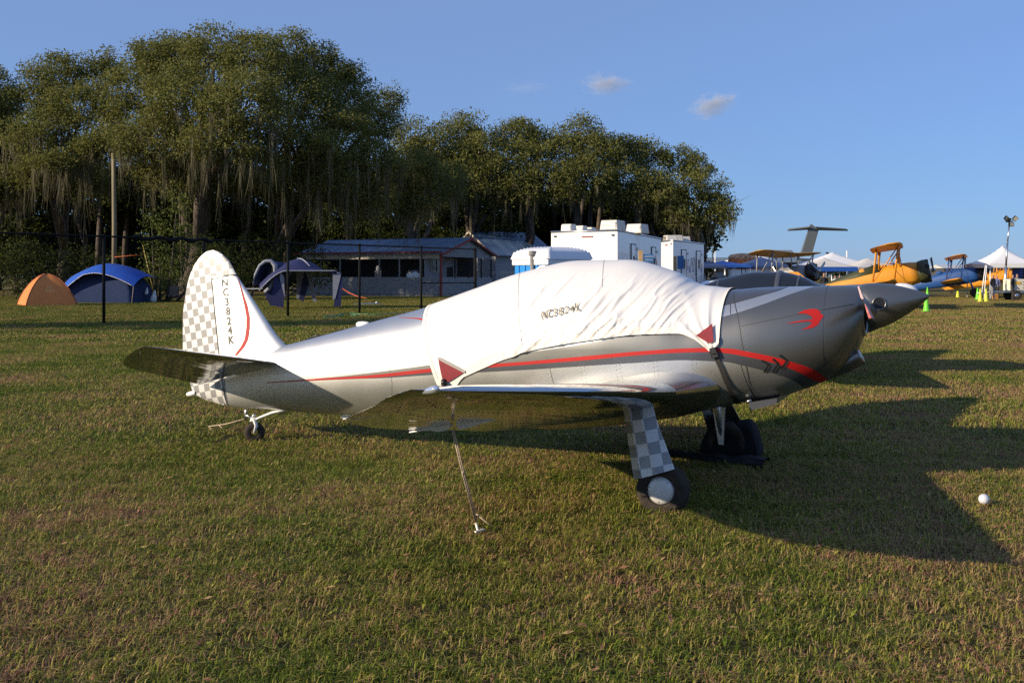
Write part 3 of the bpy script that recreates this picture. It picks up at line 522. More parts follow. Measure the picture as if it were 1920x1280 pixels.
# ---- orange strap and tarp, hose, small things on the lawn
p = gpt(690, 573)
o = arm((0,0,0), (0,0,0), .01); b = MB(); a_ = at(630, 533, 66); pts = [a_, at(655, 549, 63), at(672, 556, 61.5), at(688, 559, 60)]; b = MB(); b.tube([q-pts[-1] for q in pts], [.02,.06,.045,.03], 6, flat=.5); o = b.build('orange_strap', mat('orange_strap', (.65,.12,.05), .6)); o.location = pts[-1]; tag(o, 'orange strap stretched from the navy shelter to the grass', 'strap')
b = MB(); b.lathe([(.0,.10),(.35,.09),(.75,.03),(.85,0)], 14, Matrix.Diagonal((1.2,.7,1,1))); o = b.build('folded_tarp', mat('blue_grey_tarp', (.12,.14,.20), .7, 0, .2, 5, .5, 6)); o.location = gpt(692, 571); tag(o, 'crumpled blue-grey tarp lying on the lawn under the fence', 'tarp')
for px, py, lb in ((706,569,'small white ball beside the crumpled tarp'),): b = MB(); b.lathe([(.001,.07),(.05,.05),(.07,0),(.05,-.05),(.001,-.07)], 10); o = b.build('ball', M['white']); p = gpt(px, py); o.location = (p.x, p.y, .06); tag(o, lb, 'ball')
b = MB(); hp = [(608,594),(620,593),(634,592),(642,589),(655,588),(668,590),(685,590),(702,591),(722,590),(745,588),(770,587),(800,586)]; P0 = gpt(608, 594)
b.tube([gpt(x, y)-P0+Vector((0,0,.03)) for x, y in hp], .028, 6); b.tube([gpt(x, y+3.0)-P0+Vector((0,0,.03)) for x, y in hp[:6]], .028, 6); o = b.build('garden_hose', mat('green_hose', (.04,.22,.10), .5)); o.location = P0; tag(o, 'green garden hose snaking across the lawn at the fence foot', 'hose')
o['kind'] = 'thing'
# ---- long building with metal roof
msd = mat('shaded_white_siding', (.27,.28,.30), .7, 0, .05, 2); mrf = mat('blue_grey_metal_roof', (.12,.20,.32), .42, .35, .08, 1.5); mfr = mat('dark_red_fascia', (.26,.035,.03), .6); mdk = mat('dark_interior', (.03,.03,.032), .9); mcr = mat('cream_beam', (.50,.46,.38), .7, 0, .05)  # siding is whitish; shade on the house is put into its darker colour
C0 = Vector((-5.72, 79, 0)); th = math.radians(-24); U = Vector((math.cos(th), math.sin(th), 0)); W = Vector((-math.sin(th), math.cos(th), 0))
B = thing('long_building', 'long single-storey building with blue metal roof, red fascia and open porch', 'building', C0, th)
Lb, Db, Eh, Ph, Kn = 13.6, 9.6, 3.55, 4.85, 1.55
def plank(name, c, s, m, R=None): b = MB(); b.box(c, s, R); return b.build(name, m, B)
plank('floor_slab', (-Lb/2, Db/2, .06), (Lb, Db, .12), M['concrete'])
for k in range(8): 
    h = .16+k*.175; V = MB(); V.box((-Lb/2, .0, h+.085), (Lb-.02, .05, .172), Matrix.Rotation(-.09, 3, 'X')); V.build('siding_board', msd, B)
    V = MB(); V.box((.0, Db/2, h+.085), (.05, Db-.02, .172), Matrix.Rotation(.09, 3, 'Y')); V.build('siding_board', msd, B)
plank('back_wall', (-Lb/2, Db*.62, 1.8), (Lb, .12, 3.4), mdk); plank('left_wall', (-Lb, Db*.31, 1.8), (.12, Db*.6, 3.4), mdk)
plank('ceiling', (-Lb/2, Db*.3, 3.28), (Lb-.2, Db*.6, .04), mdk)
plank('porch_beam', (-Lb/2, .02, 3.28), (Lb, .14, .46), mcr)
plank('fascia', (-Lb/2-.1, -.42, 3.56), (Lb+.9, .05, .15), mfr)
for k in range(8): plank('porch_post', (-Lb+.1+k*1.93, .03, 2.3), (.09, .09, 1.5), msd)
plank('corner_post', (.02, -.02, 1.75), (.16, .16, 3.5), mfr)
# gable end: boards above, porch openings below
for k in range(9):
    h = 3.30+k*.17; wd = Db*(1-max(0, (h-Eh))/(Ph-Eh)) if h > Eh else Db
    if wd > .4: plank('siding_board', (.0, Db/2, h), (.05, wd-.05, .165))if False else (lambda: (lambda V: (V.box((.0, Db/2, h), (.05, wd-.05, .166), Matrix.Rotation(.09, 3, 'Y')), V.build('siding_board', msd, B)))(MB()))()
plank('gable_wall', (-1.6, Db/2, 1.9), (.08, Db-.4, 2.6), msd)
for y, w_, h0, h1 in ((1.9,1.6,2.05,3.0),(6.9,1.4,2.05,3.0)): 
    o = plank('window', (-1.54, y, (h0+h1)/2), (.06, w_, h1-h0), M['glass']); b = MB()
    for z_ in (h0, h1, (h0+h1)/2): b.box((-1.50, y, z_), (.05, w_+.1, .06))
    b.box((-1.50, y-w_/2, (h0+h1)/2), (.05, .07, h1-h0)); b.box((-1.50, y+w_/2, (h0+h1)/2), (.05, .07, h1-h0)); f_ = b.build('frame', mcr, None); f_.parent = o
plank('door', (-1.54, 4.5, 1.25), (.06, 1.1, 2.3), M['black'])
for y in (2.4, 4.9, 7.4, 9.4): plank('porch_post', (.03, y, 2.3), (.09, .09, 1.7), M['fence'])
for sgn, nm in ((-1, 'front'), (1, 'rear')):
    yc = Db/2+sgn*(Db/4+.22); sl_ = math.atan2(Ph-Eh, Db/2); ln = (Db/2+.5)/math.cos(sl_); 
    for k in range(22):
        x = .35-k*(Lb+.8)/22; b = MB(); b.box((x-(Lb+.8)/44, yc, (Eh+Ph)/2-.06+.02*(k % 2)), ((Lb+.8)/22-.02, ln, .05), Matrix.Rotation(-sgn*sl_, 3, 'X')); b.build('roof_panel', mrf, B)
plank('ridge_cap', (-Lb/2, Db/2, Ph+.02), (Lb+.8, .3, .07), mrf)
for sgn in (-1, 1): 
    sl_ = math.atan2(Ph-Eh, Db/2); b = MB(); b.box((.40, Db/2+sgn*(Db/4+.22), (Eh+Ph)/2-.12), (.06, (Db/2+.5)/math.cos(sl_), .16), Matrix.Rotation(-sgn*sl_, 3, 'X')); b.build('barge_board', mfr, B)
R_ = random.Random(4)
def inside(name, lb, px, z0, s, m): q = C0+U*px+W*2.2; o = MB().box((0,0,0), s).build(name, m); bevel(o, .04); o.location = (q.x, q.y, z0); o.rotation_euler = (0,0,th); tag(o, lb, 'machine' if 'machine' in name else 'grill')
b = MB(); b.box((0,0,.55), (.55,.5,1.1)); b.lathe([(.22,1.1),(.24,1.3),(.16,1.5),(.05,1.55)], 14); o = b.build('water_cooler', msd); q = C0+U*(-6.6)+W*1.2; o.location = (q.x, q.y, 1.0); bevel(o, .03); tag(o, 'white water cooler standing inside the long porch', 'cooler')
b = MB(); b.box((0,0,.5), (1.3,.6,.9)); b.lathe([(.6,0),(.5,.3),(.3,.42),(.001,.46)], 14, Matrix.Translation((0,0,.95)) @ Matrix.Diagonal((1.1,.5,1,1))); o = b.build('grill', M['alu']); q = C0+U*(-3.2)+W*1.4; o.location = (q.x, q.y, .9); tag(o, 'covered steel grill inside the porch right of the cooler', 'grill')
# ---- second building
C1 = at(930, 520, 92); C1.z = 0; th2 = math.radians(30); B = thing('back_building', 'grey-sided house with a steep blue metal roof behind the long building', 'building', C1, th2)
L2, D2, E2, P2 = 6.2, 9.0, 3.75, 5.95
for k in range(20): plank('siding_board', (L2/2, 0, .1+k*.185), (L2, .05, .18), msd, ) if False else (lambda V: (V.box((L2/2, 0, .12+k*.185), (L2, .05, .182), Matrix.Rotation(-.08, 3, 'X')), V.build('siding_board', msd, B)))(MB())
plank('left_wall', (0, D2/2, 1.9), (.1, D2, 3.7), msd); plank('right_wall', (L2, D2/2, 1.9), (.1, D2, 3.7), msd)
b = MB(); b.hexa([(-.05,0,E2),(.05,0,E2),(.05,D2,E2),(-.05,D2,E2)], [(-.05,D2/2-.02,P2-.1),(.05,D2/2-.02,P2-.1),(.05,D2/2+.02,P2-.1),(-.05,D2/2+.02,P2-.1)]); b.build('gable', msd, B)
sl_ = math.atan2(P2-E2, D2/2)
for sgn in (-1, 1):
    for k in range(12): x = -.5+(k+.5)*(L2+1)/12; b = MB(); b.box((x, D2/2+sgn*(D2/4+.25), (E2+P2)/2+.02*(k % 2)-.08), ((L2+1)/12-.02, (D2/2+.6)/math.cos(sl_), .05), Matrix.Rotation(-sgn*sl_, 3, 'X')); b.build('roof_panel', mrf, B)
    b = MB(); b.box((-.55, D2/2+sgn*(D2/4+.25), (E2+P2)/2-.12), (.06, (D2/2+.6)/math.cos(sl_), .2), Matrix.Rotation(-sgn*sl_, 3, 'X')); b.build('barge_board', mcr, B)
o = plank('window', (2.5, -.05, 2.6), (.9, .04, 1.4), M['glass']); b = MB()
for z_ in (1.9, 2.25, 2.6, 2.95, 3.3): b.box((2.5, -.08, z_), (1.0, .05, .07))
for x_ in (2.02, 2.98): b.box((x_, -.08, 2.6), (.08, .05, 1.5))
f_ = b.build('frame', mcr, None); f_.parent = o
plank('deck', (1.8, -1.2, 1.0), (5.2, 2.2, .12), mcr)
b = MB(); b.box((1.8,-2.2,2.0), (5.2,.06,.08)); b.box((1.8,-2.2,1.2), (5.2,.06,.06)); b.build('railing', mcr, B)
for k in range(24): plank('baluster', (-.7+k*.22, -2.2, 1.6), (.05, .04, .8), mcr)
# ---- trailers
mtr = mat('white_trailer_skin', (.80,.80,.80), .35, 0, .02, 2, coat=.3); mac = mat('beige_air_conditioner', (.62,.58,.50), .6, 0, .05)
def trailer(label, A, Bc, Cc, H, acs, doors, name='white_trailer', signs=()):
    """A: far end of the lit face, Bc: near corner, Cc: far end of the shaded side (ground points)"""
    A, Bc, Cc = Vector(A), Vector(Bc), Vector(Cc); T = thing(name, label, 'trailer', Bc, 0, 'white restroom trailers'); a = A-Bc; c_ = Cc-Bc; u = c_.normalized(); nrm_ = Vector((u.y, -u.x, 0)); nrm_ = nrm_ if nrm_.dot(a) < 0 else -nrm_
    b = MB(); z0 = .45; b.hexa([a+up*z0, up*z0, c_+up*z0, a+c_+up*z0], [a+up*H, up*H, c_+up*H, a+c_+up*H]); bevel(b.build('body', mtr, T), .05, 3)
    b = MB(); 
    for p, q in ((a, Vector()), (Vector(), c_)): b.tube([p+up*(H-.02), q+up*(H-.02)], .045, 6)
    b.build('roof_trim', M['alu'], T)
    au = -a.normalized(); fn_ = Vector((au.y, -au.x, 0)); fn_ = fn_ if fn_.dot(c_) < 0 else -fn_
    b = MB(); b.box(a*.45+fn_*.02+up*(H-.26), (a.length*.16, .05, .05), Matrix.Rotation(math.atan2(a.y, a.x), 3, 'Z')); b.build('marker_light', mat('dark_red_lens', (.25,.02,.02), .4), T)
    for q in (.07, .93): b = MB(); b.box(a*q+fn_*.02+up*(H-.22), (.14,.05,.06)); b.build('corner_light', M['black'], T)
    ang = math.atan2(u.y, u.x)
    for t in doors:
        Rz = Matrix.Rotation(ang, 3, 'Z'); b = MB(); b.box(c_*t+nrm_*.02+up*(H-1.55), (.95,.03,2.0), Rz); d_ = b.build('door', mtr, T); b = MB()
        for dx, dz, sx, sz in ((-.5,0,.035,2.1),(.5,0,.035,2.1),(0,1.03,1.0,.035)): b.box(c_*t+nrm_*.03+u*dx+up*(H-1.55+dz), (sx,.03,sz), Rz)
        b.build('door_frame', M['seam'], None).parent = d_; b = MB(); b.box(c_*t+nrm_*.05+u*(.05)+up*(H-1.35), (.20,.03,.55), Rz); b.build('door_window', M['black'], None).parent = d_
        b = MB(); b.lathe([(.001,.08),(.07,.06),(.09,0)], 10, axis_matrix(c_*t+nrm_*.04+u*.68+up*(H-.72), nrm_)); b.build('porch_lamp', M['white'], T)
    for (s, t, w_, d_, h_) in acs:
        p = a*s+c_*t+up*H; Rz = Matrix.Rotation(math.atan2(a.y, a.x), 3, 'Z'); b = MB(); vs = [Rz @ Vector((x*w_/2*k, y*d_/2*k, z)) for z, k in ((0,1),(h_,.88)) for x, y in ((-1,-1),(1,-1),(1,1),(-1,1))]; b.hexa([p+q for q in vs[:4]], [p+q for q in vs[4:]]); ac = b.build('air_conditioner', mac, T); bevel(ac, .04, 2)
        b = MB()
        for k in range(5): b.box(p+Rz @ Vector((0, d_/2*.97*(1 if (Rz @ Vector((0,1,0))).y < 0 else -1), h_*(.2+.14*k))), (w_*.78, .06, h_*.06), Rz)
        b.build('grille', M['alu'], None).parent = ac
    b = MB(); 
    for q in (.35, .55): b.lathe([(.001,-.12),(.34,-.12),(.38,0),(.34,.12),(.001,.12)], 18, axis_matrix(c_*q+nrm_*(-.15)+up*.38, nrm_))
    b.build('wheels', M['rubber'], T); return T
zc = 42.0
A1 = at(1033, 518, 43.6); A1.z = 0; B1 = at(1159, 518, zc); B1.z = 0; C1_ = at(1240, 518, 51.5); C1_.z = 0; H1 = at(0, 431, zc).z
tr1 = trailer('large white trailer with blank sunlit end and several rooftop air conditioners', A1, B1, C1_, H1, [(.82,.10,.55,.6,.36),(.74,.22,.5,.5,.34),(.66,.30,.4,.5,.3),(.12,.06,.85,1.0,.44),(-.0,.40,.8,1.0,.44)], (.30,.78))
A2 = at(1236, 518, 60); A2.z = 0; B2 = at(1262, 518, 57.5); B2.z = 0; C2 = at(1320, 518, 63.5); C2.z = 0
tr2 = trailer('smaller white trailer behind, with its two doors in shade', A2, B2, C2, at(0, 450, 57.5).z, [(.5,.12,.8,.7,.35),(.5,.3,.8,.7,.4),(.4,.5,.8,.7,.36)], (.32,.80))
# scribbled decoration along the trailer sides
mdec = [mat('faded_violet_decal', (.40,.40,.46), .6), mat('faded_orange_decal', (.62,.34,.24), .6)]
for T, BB, CC, hs in ((tr1, B1, C1_, 1.9), (tr2, B2, C2, 2.3)):
    c_ = CC-BB; u = c_.normalized(); nr = Vector((u.y, -u.x, 0)); nr = nr if nr.dot(A1-B1) < 0 else -nr; R_ = random.Random(3)
    for k in range(7):
        t0 = .15+.11*k; b = MB(); b.tube([c_*(t0+.03*j)+nr*.03+up*(hs+.5*math.sin(j*1.7+k)+R_.uniform(-.15,.15)) for j in range(5)], .016, 5, flat=1); b.build('painted_scroll', mdec[k > 4], T)
# sign boards by the trailers
def board(label, px, py, z, w_, h_, lines, pm):
    p = at(px, py, z); T = thing('sign_board', label, 'sign', (p.x, z, 0)); b = MB(); b.box((0,0,p.z), (w_,.04,h_)); b.build('panel', mat('sign_blue_%d' % px, (.05,.17,.38), .5), T); b = MB(); b.box((-w_/2-.12,0,p.z/2+.15), (.16,.10,p.z+.35)); b.build('post', pm, T)
    for k, s in enumerate(lines):
        v, f = text_mesh(s, h_*.23); mobj('lettering', [(x, -.026, p.z+h_*(.2-.42*k)+y) for x, y in v], f, M['white'], T)
    return T
mwd = mat('tan_timber', (.50,.32,.14), .8, 0, .15, 6)
# ---- portable toilet
p = at(1034, 518, 21.5); T = thing('portable_toilet', 'blue portable toilet with white domed roof seen over the canopy cover', 'toilet', (p.x, 21.5, 0), math.radians(38)); mb_ = mat('bright_blue_plastic', (.012,.23,.62), .45, 0, .04); mw_ = mat('white_roof_plastic', (.70,.71,.73), .4, 0, .03)
w_ = .58; b = MB(); b.box((0,0,1.0), (w_*2,w_*2,2.0)); bevel(b.build('body', mb_, T), .03)
for k in range(5): b = MB(); b.box((-w_-.006, -.42+k*.21, 1.0), (.03,.06,1.8)); b.build('rib', mb_, T); b = MB(); b.box((-.42+k*.21, -w_-.006, 1.0), (.06,.03,1.8)); b.build('rib', mb_, T)
n = 25; u, v = np.meshgrid(np.linspace(-1,1,n), np.linspace(-1,1,n), indexing='ij'); r = np.maximum(np.abs(u), np.abs(v)); hh = 2.00+.26*np.sqrt(np.clip(1-(r*.97)**3, 0, 1))-.09*(r > .96)+.015*(np.abs(np.abs(u)-np.abs(v)) < .06); npmesh('roof', np.stack([u*.64, v*.64, hh], -1).reshape(-1, 3), grid_faces(n, n, False), mw_, T, True)
b = MB(); b.box((0,0,1.93), (1.24,1.24,.14)); bevel(b.build('roof_band', mw_, T), .02)
b = MB(); b.tube([(-.62,-.10,1.0),(-.62,-.10,2.08)], .05, 12); b.lathe([(.05,0),(.085,.01),(.085,.05),(.07,.055),(.085,.065),(.085,.10),(.001,.11)], 14, Matrix.Translation((-.62,-.10,2.06))); b.build('vent_pipe', mat('grey_pipe', (.22,.21,.20), .6), T)
# ================================================================== RIGHT-HAND BACKGROUND
def popup(label, c, w, d, eave, peak, m, rz=0.0, val=.25, mv=None, name='canopy_tent', group='canopy tents at the show', flare=.25, legs=True, walls=None):
    T = thing(name, label, 'tent', c, rz, group); n = 17; u, v = np.meshgrid(np.linspace(-1,1,n), np.linspace(-1,1,n), indexing='ij'); r = np.maximum(np.abs(u), np.abs(v)); h = eave+(peak-eave)*((1-flare)*(1-r)+flare*(1-r)**2.6); npmesh('roof', np.stack([u*w/2, v*d/2, h], -1).reshape(-1, 3), grid_faces(n, n, False), m, T)
    for s, a in ((1,0),(-1,0),(1,1),(-1,1)):
        b = MB(); b.box((0, s*d/2, eave-val/2) if a == 0 else (s*w/2, 0, eave-val/2), (w,.03,val) if a == 0 else (.03,d,val)); b.build('valance', mv or m, T)
    if legs:
        for sx in (-1,1):
            for sy in (-1,1): b = MB(); b.tube([(sx*w/2*.97, sy*d/2*.97, 0),(sx*w/2*.97, sy*d/2*.97, eave)], .035, 6); b.build('leg', M['alu'] if walls is None else M['white'], T)
    return T
mwh = mat('white_vinyl', (.80,.79,.77), .45, 0, .02); mnv = mat('navy_canopy', (.03,.06,.16), .6); mby = mat('blue_canopy', (.02,.10,.42), .55); mcrm = mat('cream_canopy', (.62,.58,.52), .6)
p = at(1890, 518, 72); popup('white frame tent with steep peaked roof behind the light tower', (p.x+.1, 73, 0), 3.7, 3.7, 2.55, 3.95, mwh, 0, .30, flare=.45, walls=1)
p = at(1575, 518, 82); popup('largest white tent with a central peak', (p.x, 84, 0), 5.6, 5.6, 2.55, 3.72, mwh, .1, .2)
p = at(1553, 518, 76); popup('white tent with blue valance left of the largest tent', (p.x, 77, 0), 3.9, 3.6, 2.35, 3.1, mcrm, .05, .35, mv=mby)
p = at(1622, 518, 80); popup('greyish white tent right of the largest tent', (p.x+.2, 80, 0), 4.2, 4.2, 2.35, 3.15, mcrm, .2, .15)
p = at(1432, 518, 78); popup('navy blue pop-up tent left of the silver biplane', (p.x, 79, 0), 3.9, 3.9, 2.45, 3.22, mnv, .1, .2)
p = at(1420, 518, 95); popup('white dome-topped tent behind the navy one', (p.x, 97, 0), 4.4, 4, 3.2, 4.0, mwh, .1, .3)
p = at(1362, 518, 76); popup('blue awning tent beside the rear trailer', (p.x, 77, 0), 3.6, 3, 2.5, 2.85, mby, .0, .2)
p = at(1337, 518, 74); popup('low blue awning right of the rear white trailer', (p.x-.3, 75, 0), 2.3, 2.4, 2.45, 2.75, mnv, .0, .2)
def longshed(name, label, px0, px1, z, ytop, yeave, mr, mw_, cat='building'):
    a = at(px0, ytop, z); e = at(px1, yeave, z); T = thing(name, label, cat, ((a.x+e.x)/2, z, 0)); w = (e.x-a.x); b = MB(); b.box((0, 4, e.z/2), (w, 8, e.z)); b.build('walls', mw_, T)
    b = MB(); b.hexa([(-w/2-.4,-.6,e.z),(w/2+.4,-.6,e.z),(w/2+.4,8.6,e.z),(-w/2-.4,8.6,e.z)], [(-w/2-.4,3.9,a.z),(w/2+.4,3.9,a.z),(w/2+.4,4.1,a.z),(-w/2-.4,4.1,a.z)]); b.build('roof', mr, T)
    for k in range(int(w/6)): b = MB(); b.box((-w/2+3+k*6, -.03, e.z*.4), (3.2,.06,e.z*.7)); b.build('door', M['black'], T)
    return T
mgr = mat('blue_grey_hangar', (.14,.18,.22), .7, 0, .08); mdb = mat('dark_wall', (.06,.06,.07), .8); mrd = mat('red_brown_hangar', (.16,.035,.03), .7)
longshed('hangar', 'long low blue-grey hangar roof beyond the tents', 1322, 1500, 190, 482, 492, mgr, mdb); longshed('hangar', 'distant grey-green hangar above the white dome tent', 1428, 1490, 230, 468, 480, mgr, mgr)
longshed('hangar', 'dark red hangar between the two orange biplanes', 1638, 1735, 170, 493, 499, mrd, mrd); longshed('hangar', 'pale hangar row at the far right horizon', 1770, 2050, 240, 496, 503, mat('pale_roof', (.5,.5,.48), .6), mdb)
p = at(1376, 518, 93); T = thing('food_stand', 'orange and white fairground food stand in front of the white dome tent', 'stall', (at(1396,500,88).x, 88, 0)); b = MB(); b.box((0,0,2.7), (2.7,1.2,.9)); b.build('sign_box', mat('orange_sign', (.60,.17,.05), .6, 0, .5, 3), T); b = MB(); b.lathe([(1.1,0),(1.3,.3),(1.1,.75),(.4,.95),(.001,1.0)], 18, Matrix.Translation((-.2,0,3.1))@Matrix.Diagonal((1,.5,.6,1))); b.build('sign_dome', mat('orange_white_sign', (.66,.33,.18), .6, 0, .6, 4), T); b = MB(); b.box((0,0,1.2), (2.6,1.1,2.2)); b.build('counter', M['white'], T)
# ---- people
def person(label, p, h, shirt, legs, rz=0.0, pose=0, group=None):
    T = thing('person', label, 'person', p, rz, group); s = h/1.75; me = bpy.data.meshes.new('body')
    J = [(0,0,.95),(0,0,1.12),(0,.01,1.30),(0,0,1.44),(0,-.01,1.53),(0,-.02,1.64),(0,-.02,1.73), (.10,0,.90),(.11,-.02+.05*pose,.50),(.12,.02,.08),(.12,-.12,.03), (-.10,0,.90),(-.11,-.03,.50),(-.12,.03+.08*pose,.08),(-.12,-.11,.03), (.19,0,1.40),(.25,.03,1.12),(.22,-.12-.1*pose,.92),(-.19,0,1.40),(-.25,.03,1.12),(-.23,-.10,.90)]
    E = [(0,1),(1,2),(2,3),(3,4),(4,5),(5,6),(0,7),(7,8),(8,9),(9,10),(0,11),(11,12),(12,13),(13,14),(3,15),(15,16),(16,17),(3,18),(18,19),(19,20)]
    rad = [.145,.135,.155,.11,.055,.095,.075,.10,.072,.050,.045,.10,.072,.050,.045,.068,.05,.038,.068,.05,.038]
    me.from_pydata([(a*s, b_*s, c_*s) for a, b_, c_ in J], E, []); o = bpy.data.objects.new('body', me); COL.objects.link(o); o.parent = T; md = o.modifiers.new('skin', 'SKIN')
    me.skin_vertices.new() if not me.skin_vertices else None
    for i, r in enumerate(rad): sv = me.skin_vertices[0].data[i]; sv.radius = (r*s, r*s*.8); sv.use_root = i == 0
    o.modifiers.new('sub', 'SUBSURF').levels = 1; o.modifiers['sub'].render_levels = 1; md.use_smooth_shade = True
    m = bpy.data.materials.new('clothes'); m.use_nodes = True; nt = m.node_tree; tc = _n(nt, 'ShaderNodeTexCoord'); sx = _n(nt, 'ShaderNodeSeparateXYZ'); nt.links.new(tc.outputs['Object'], sx.inputs[0]); r = _n(nt, 'ShaderNodeValToRGB'); r.color_ramp.interpolation = 'CONSTANT'; e = r.color_ramp.elements
    dv = _n(nt, 'ShaderNodeMath', operation='DIVIDE'); dv.inputs[1].default_value = h*1.05; nt.links.new(sx.outputs[2], dv.inputs[0]); nt.links.new(dv.outputs[0], r.inputs[0]); e[0].position = 0; e[0].color = (.02,.02,.02,1); e[1].position = .06; e[1].color = (*legs, 1)
    for q, c_ in ((.53, shirt), (.815, (.35,.20,.14)), (.93, (.05,.035,.025))): k = e.new(q); k.color = (*c_, 1)
    nt.links.new(r.outputs[0], nt.nodes['Principled BSDF'].inputs['Base Color']); nt.nodes['Principled BSDF'].inputs['Roughness'].default_value = .85; me.materials.append(m); return T
def pg(px, z): q = at(px, 518, z); q.z = 0; return q
DK = (.02,.02,.025); NV = (.03,.04,.10)
for px, z, h, sh, lg, rz, lb in ((1340,49,1.85,DK,DK,.4,'person in black standing between the two blue boards'), (1477,70,1.75,(.45,.04,.04),NV,0,'person in a red shirt under the blue awning'), (1379,74,1.7,(.45,.05,.04),(.3,.25,.2),.6,'person in red near the dark booth left of the navy tent'), (1385,75,1.65,(.55,.35,.25),DK,-.5,'person in an orange-tan top beside the person in red'),
    (1402,76,1.75,(.25,.27,.30),DK,1.2,'person in grey under the left edge of the navy tent'), (1418,77,1.72,(.5,.5,.55),NV,2.0,'person in a pale shirt under the navy tent'), (1432,76,1.8,(.12,.06,.2),DK,.3,'person in purple under the middle of the navy tent'), (1446,77,1.7,(.5,.12,.10),NV,2.8,'person in a brick-red shirt under the navy tent right side'),
    (1545,58,1.85,DK,DK,.2,'person dressed in black standing by the tail of the orange biplane'), (1566,74,1.7,(.6,.6,.6),DK,.2,'person in white in front of the white tent opening'), (1574,75,1.75,(.08,.08,.09),NV,1.4,'person in dark clothes in front of the largest tent'), (1583,75,1.7,(.35,.10,.08),DK,-.4,'person in a maroon top left of the largest tent post'),
    (1862,66,1.75,DK,(.2,.2,.22),.5,'person in dark clothes under the white frame tent'), (1869,70,1.7,(.1,.12,.25),DK,-.9,'person in blue under the white frame tent'), (1899,66,1.75,DK,DK,.8,'person in black standing behind the generator trailer'), (1907,67,1.8,(.15,.15,.16),NV,.1,'person in grey right of the light tower mast')):
    person(lb, pg(px, z), h, sh, lg, rz, (px % 3)*.6)
# ---- blue A-boards, white car
for px, lb in ((1335,'blue folded board just right of the trailer'), (1357,'blue folded board on the right of the person in black')):
    q = pg(px, 44); b = MB(); b.hexa([(-.28,-.25,0),(.28,-.25,0),(.28,.25,0),(-.28,.25,0)], [(-.08,-.02,1.05),(.08,-.02,1.05),(.08,.02,1.05),(-.08,.02,1.05)]); o = b.build('folding_board', mat('sky_blue_board_%d' % px, (.04,.25,.55), .5)); bevel(o, .02); o.location = q; o.rotation_euler = (0,0,.4); tag(o, lb, 'board')
board('blue sign board on a wooden post beside the large trailer', 1216, 484, 40.5, .42, .33, ['CHARGING', 'STATION'], mwd); board('blue notice board on a timber post by the rear trailer door', 1276, 492, 52, .34, .7, [], mwd)
q = pg(1374, 44); T = thing('parked_car', 'white car whose roof shows behind the second monoplane canopy', 'car', q, math.radians(12)); mcar = mat('white_car_paint', (.75,.76,.78), .25, 0, .02, coat=.8)
n1 = [(-2.2,.55),(-2.15,.95),(-1.7,1.05),(-1.05,1.42),(-.3,1.52),(.4,1.48),(1.1,1.05),(2.0,.92),(2.2,.65),(2.2,.3),(-2.2,.3)]; b = MB()
for y in (-.85, .85): pass
ins = lambda y, k: [(x, y, z if z < 1.06 else z) for x, z in n1]
V = ins(-.88, 0)+[(x*.98, -.72 if z > 1.1 else -.9, z) for x, z in n1]+[(x*.98, .72 if z > 1.1 else .9, z) for x, z in n1]+ins(.88, 0); V = V[len(n1):3*len(n1)]; k = len(n1); b.add(V, [(i, (i+1) % k, k+(i+1) % k, k+i) for i in range(k)]+[tuple(range(k-1, -1, -1)), tuple(range(k, 2*k))]); bevel(b.build('body', mcar, T), .06, 3)
for s in (-1, 1):
    b = MB(); b.add([(-1.45, s*.84, 1.08),(1.0, s*.84, 1.08),(.42, s*.755, 1.42),(-1.0, s*.755, 1.38)], [(0,1,2,3)]); b.build('side_window', M['glass'], T)
    for x in (-1.35, 1.35): b = MB(); b.lathe([(.001,-.1),(.2,-.1),(.31,-.08),(.33,0),(.31,.08),(.2,.1),(.001,.1)], 20, axis_matrix((x, s*.85, .33), (0,1,0))); b.build('wheel', M['rubber'], T)
b = MB(); b.add([(1.12,-.68,1.06),(1.12,.68,1.06),(.46,.62,1.46),(.46,-.62,1.46)], [(0,1,2,3)]); b.build('windscreen', M['glass'], T)
# ---- transport aeroplane tail far away
Zt = 330; q = at(1516, 518, Zt); T = thing('transport_aeroplane', 'tall grey T-shaped tail of a huge transport plane on the horizon', 'aeroplane', (q.x, Zt, 0), math.radians(28)); mg = mat('military_grey', (.10,.115,.125), .6, 0, .05, .2)
def LL(px, py, dy=0): a = at(px, py, Zt+dy); return Vector((a.x-q.x, dy, a.z))
Mi = Matrix.Rotation(-math.radians(28), 4, 'Z')
b = MB(); t0 = [LL(1500,480), LL(1520,480), LL(1534,432), LL(1532,428), LL(1520,420), LL(1518,424)]; th_ = 1.0
V = [Mi @ (p+Vector((0,-th_*k_,0))) for p, k_ in zip(t0, (1,1,.5,.5,.4,.4))]+[Mi @ (p+Vector((0,th_*k_,0))) for p, k_ in zip(t0, (1,1,.5,.5,.4,.4))]
b.add(V, [(0,1,2,3,4,5),(11,10,9,8,7,6)]+[(i, (i+1) % 6, 6+(i+1) % 6, 6+i)[::-1] for i in range(6)]); b.build('tail_fin', mg, T)
b = MB(); 
for pts in ([(1476,432,5),(1480,430,0),(1518,425.5,-2),(1519,429.5,3)], [(1590,432,5),(1586,430,0),(1530,426,-2),(1530,430.5,3)]):
    vs = [Mi @ LL(x, y, d_) for x, y, d_ in pts]; b.hexa([v-up*.22 for v in vs], [v+up*.22 for v in vs])
b.build('tailplane', mg, T)
b = MB(); b.lathe([(.05,-9),(1.6,-6),(3.0,0),(3.4,10),(3.4,22),(2.4,28),(.05,31)], 20, axis_matrix((4,0,4.4), (-1,0,0))); b.build('fuselage', mg, T)
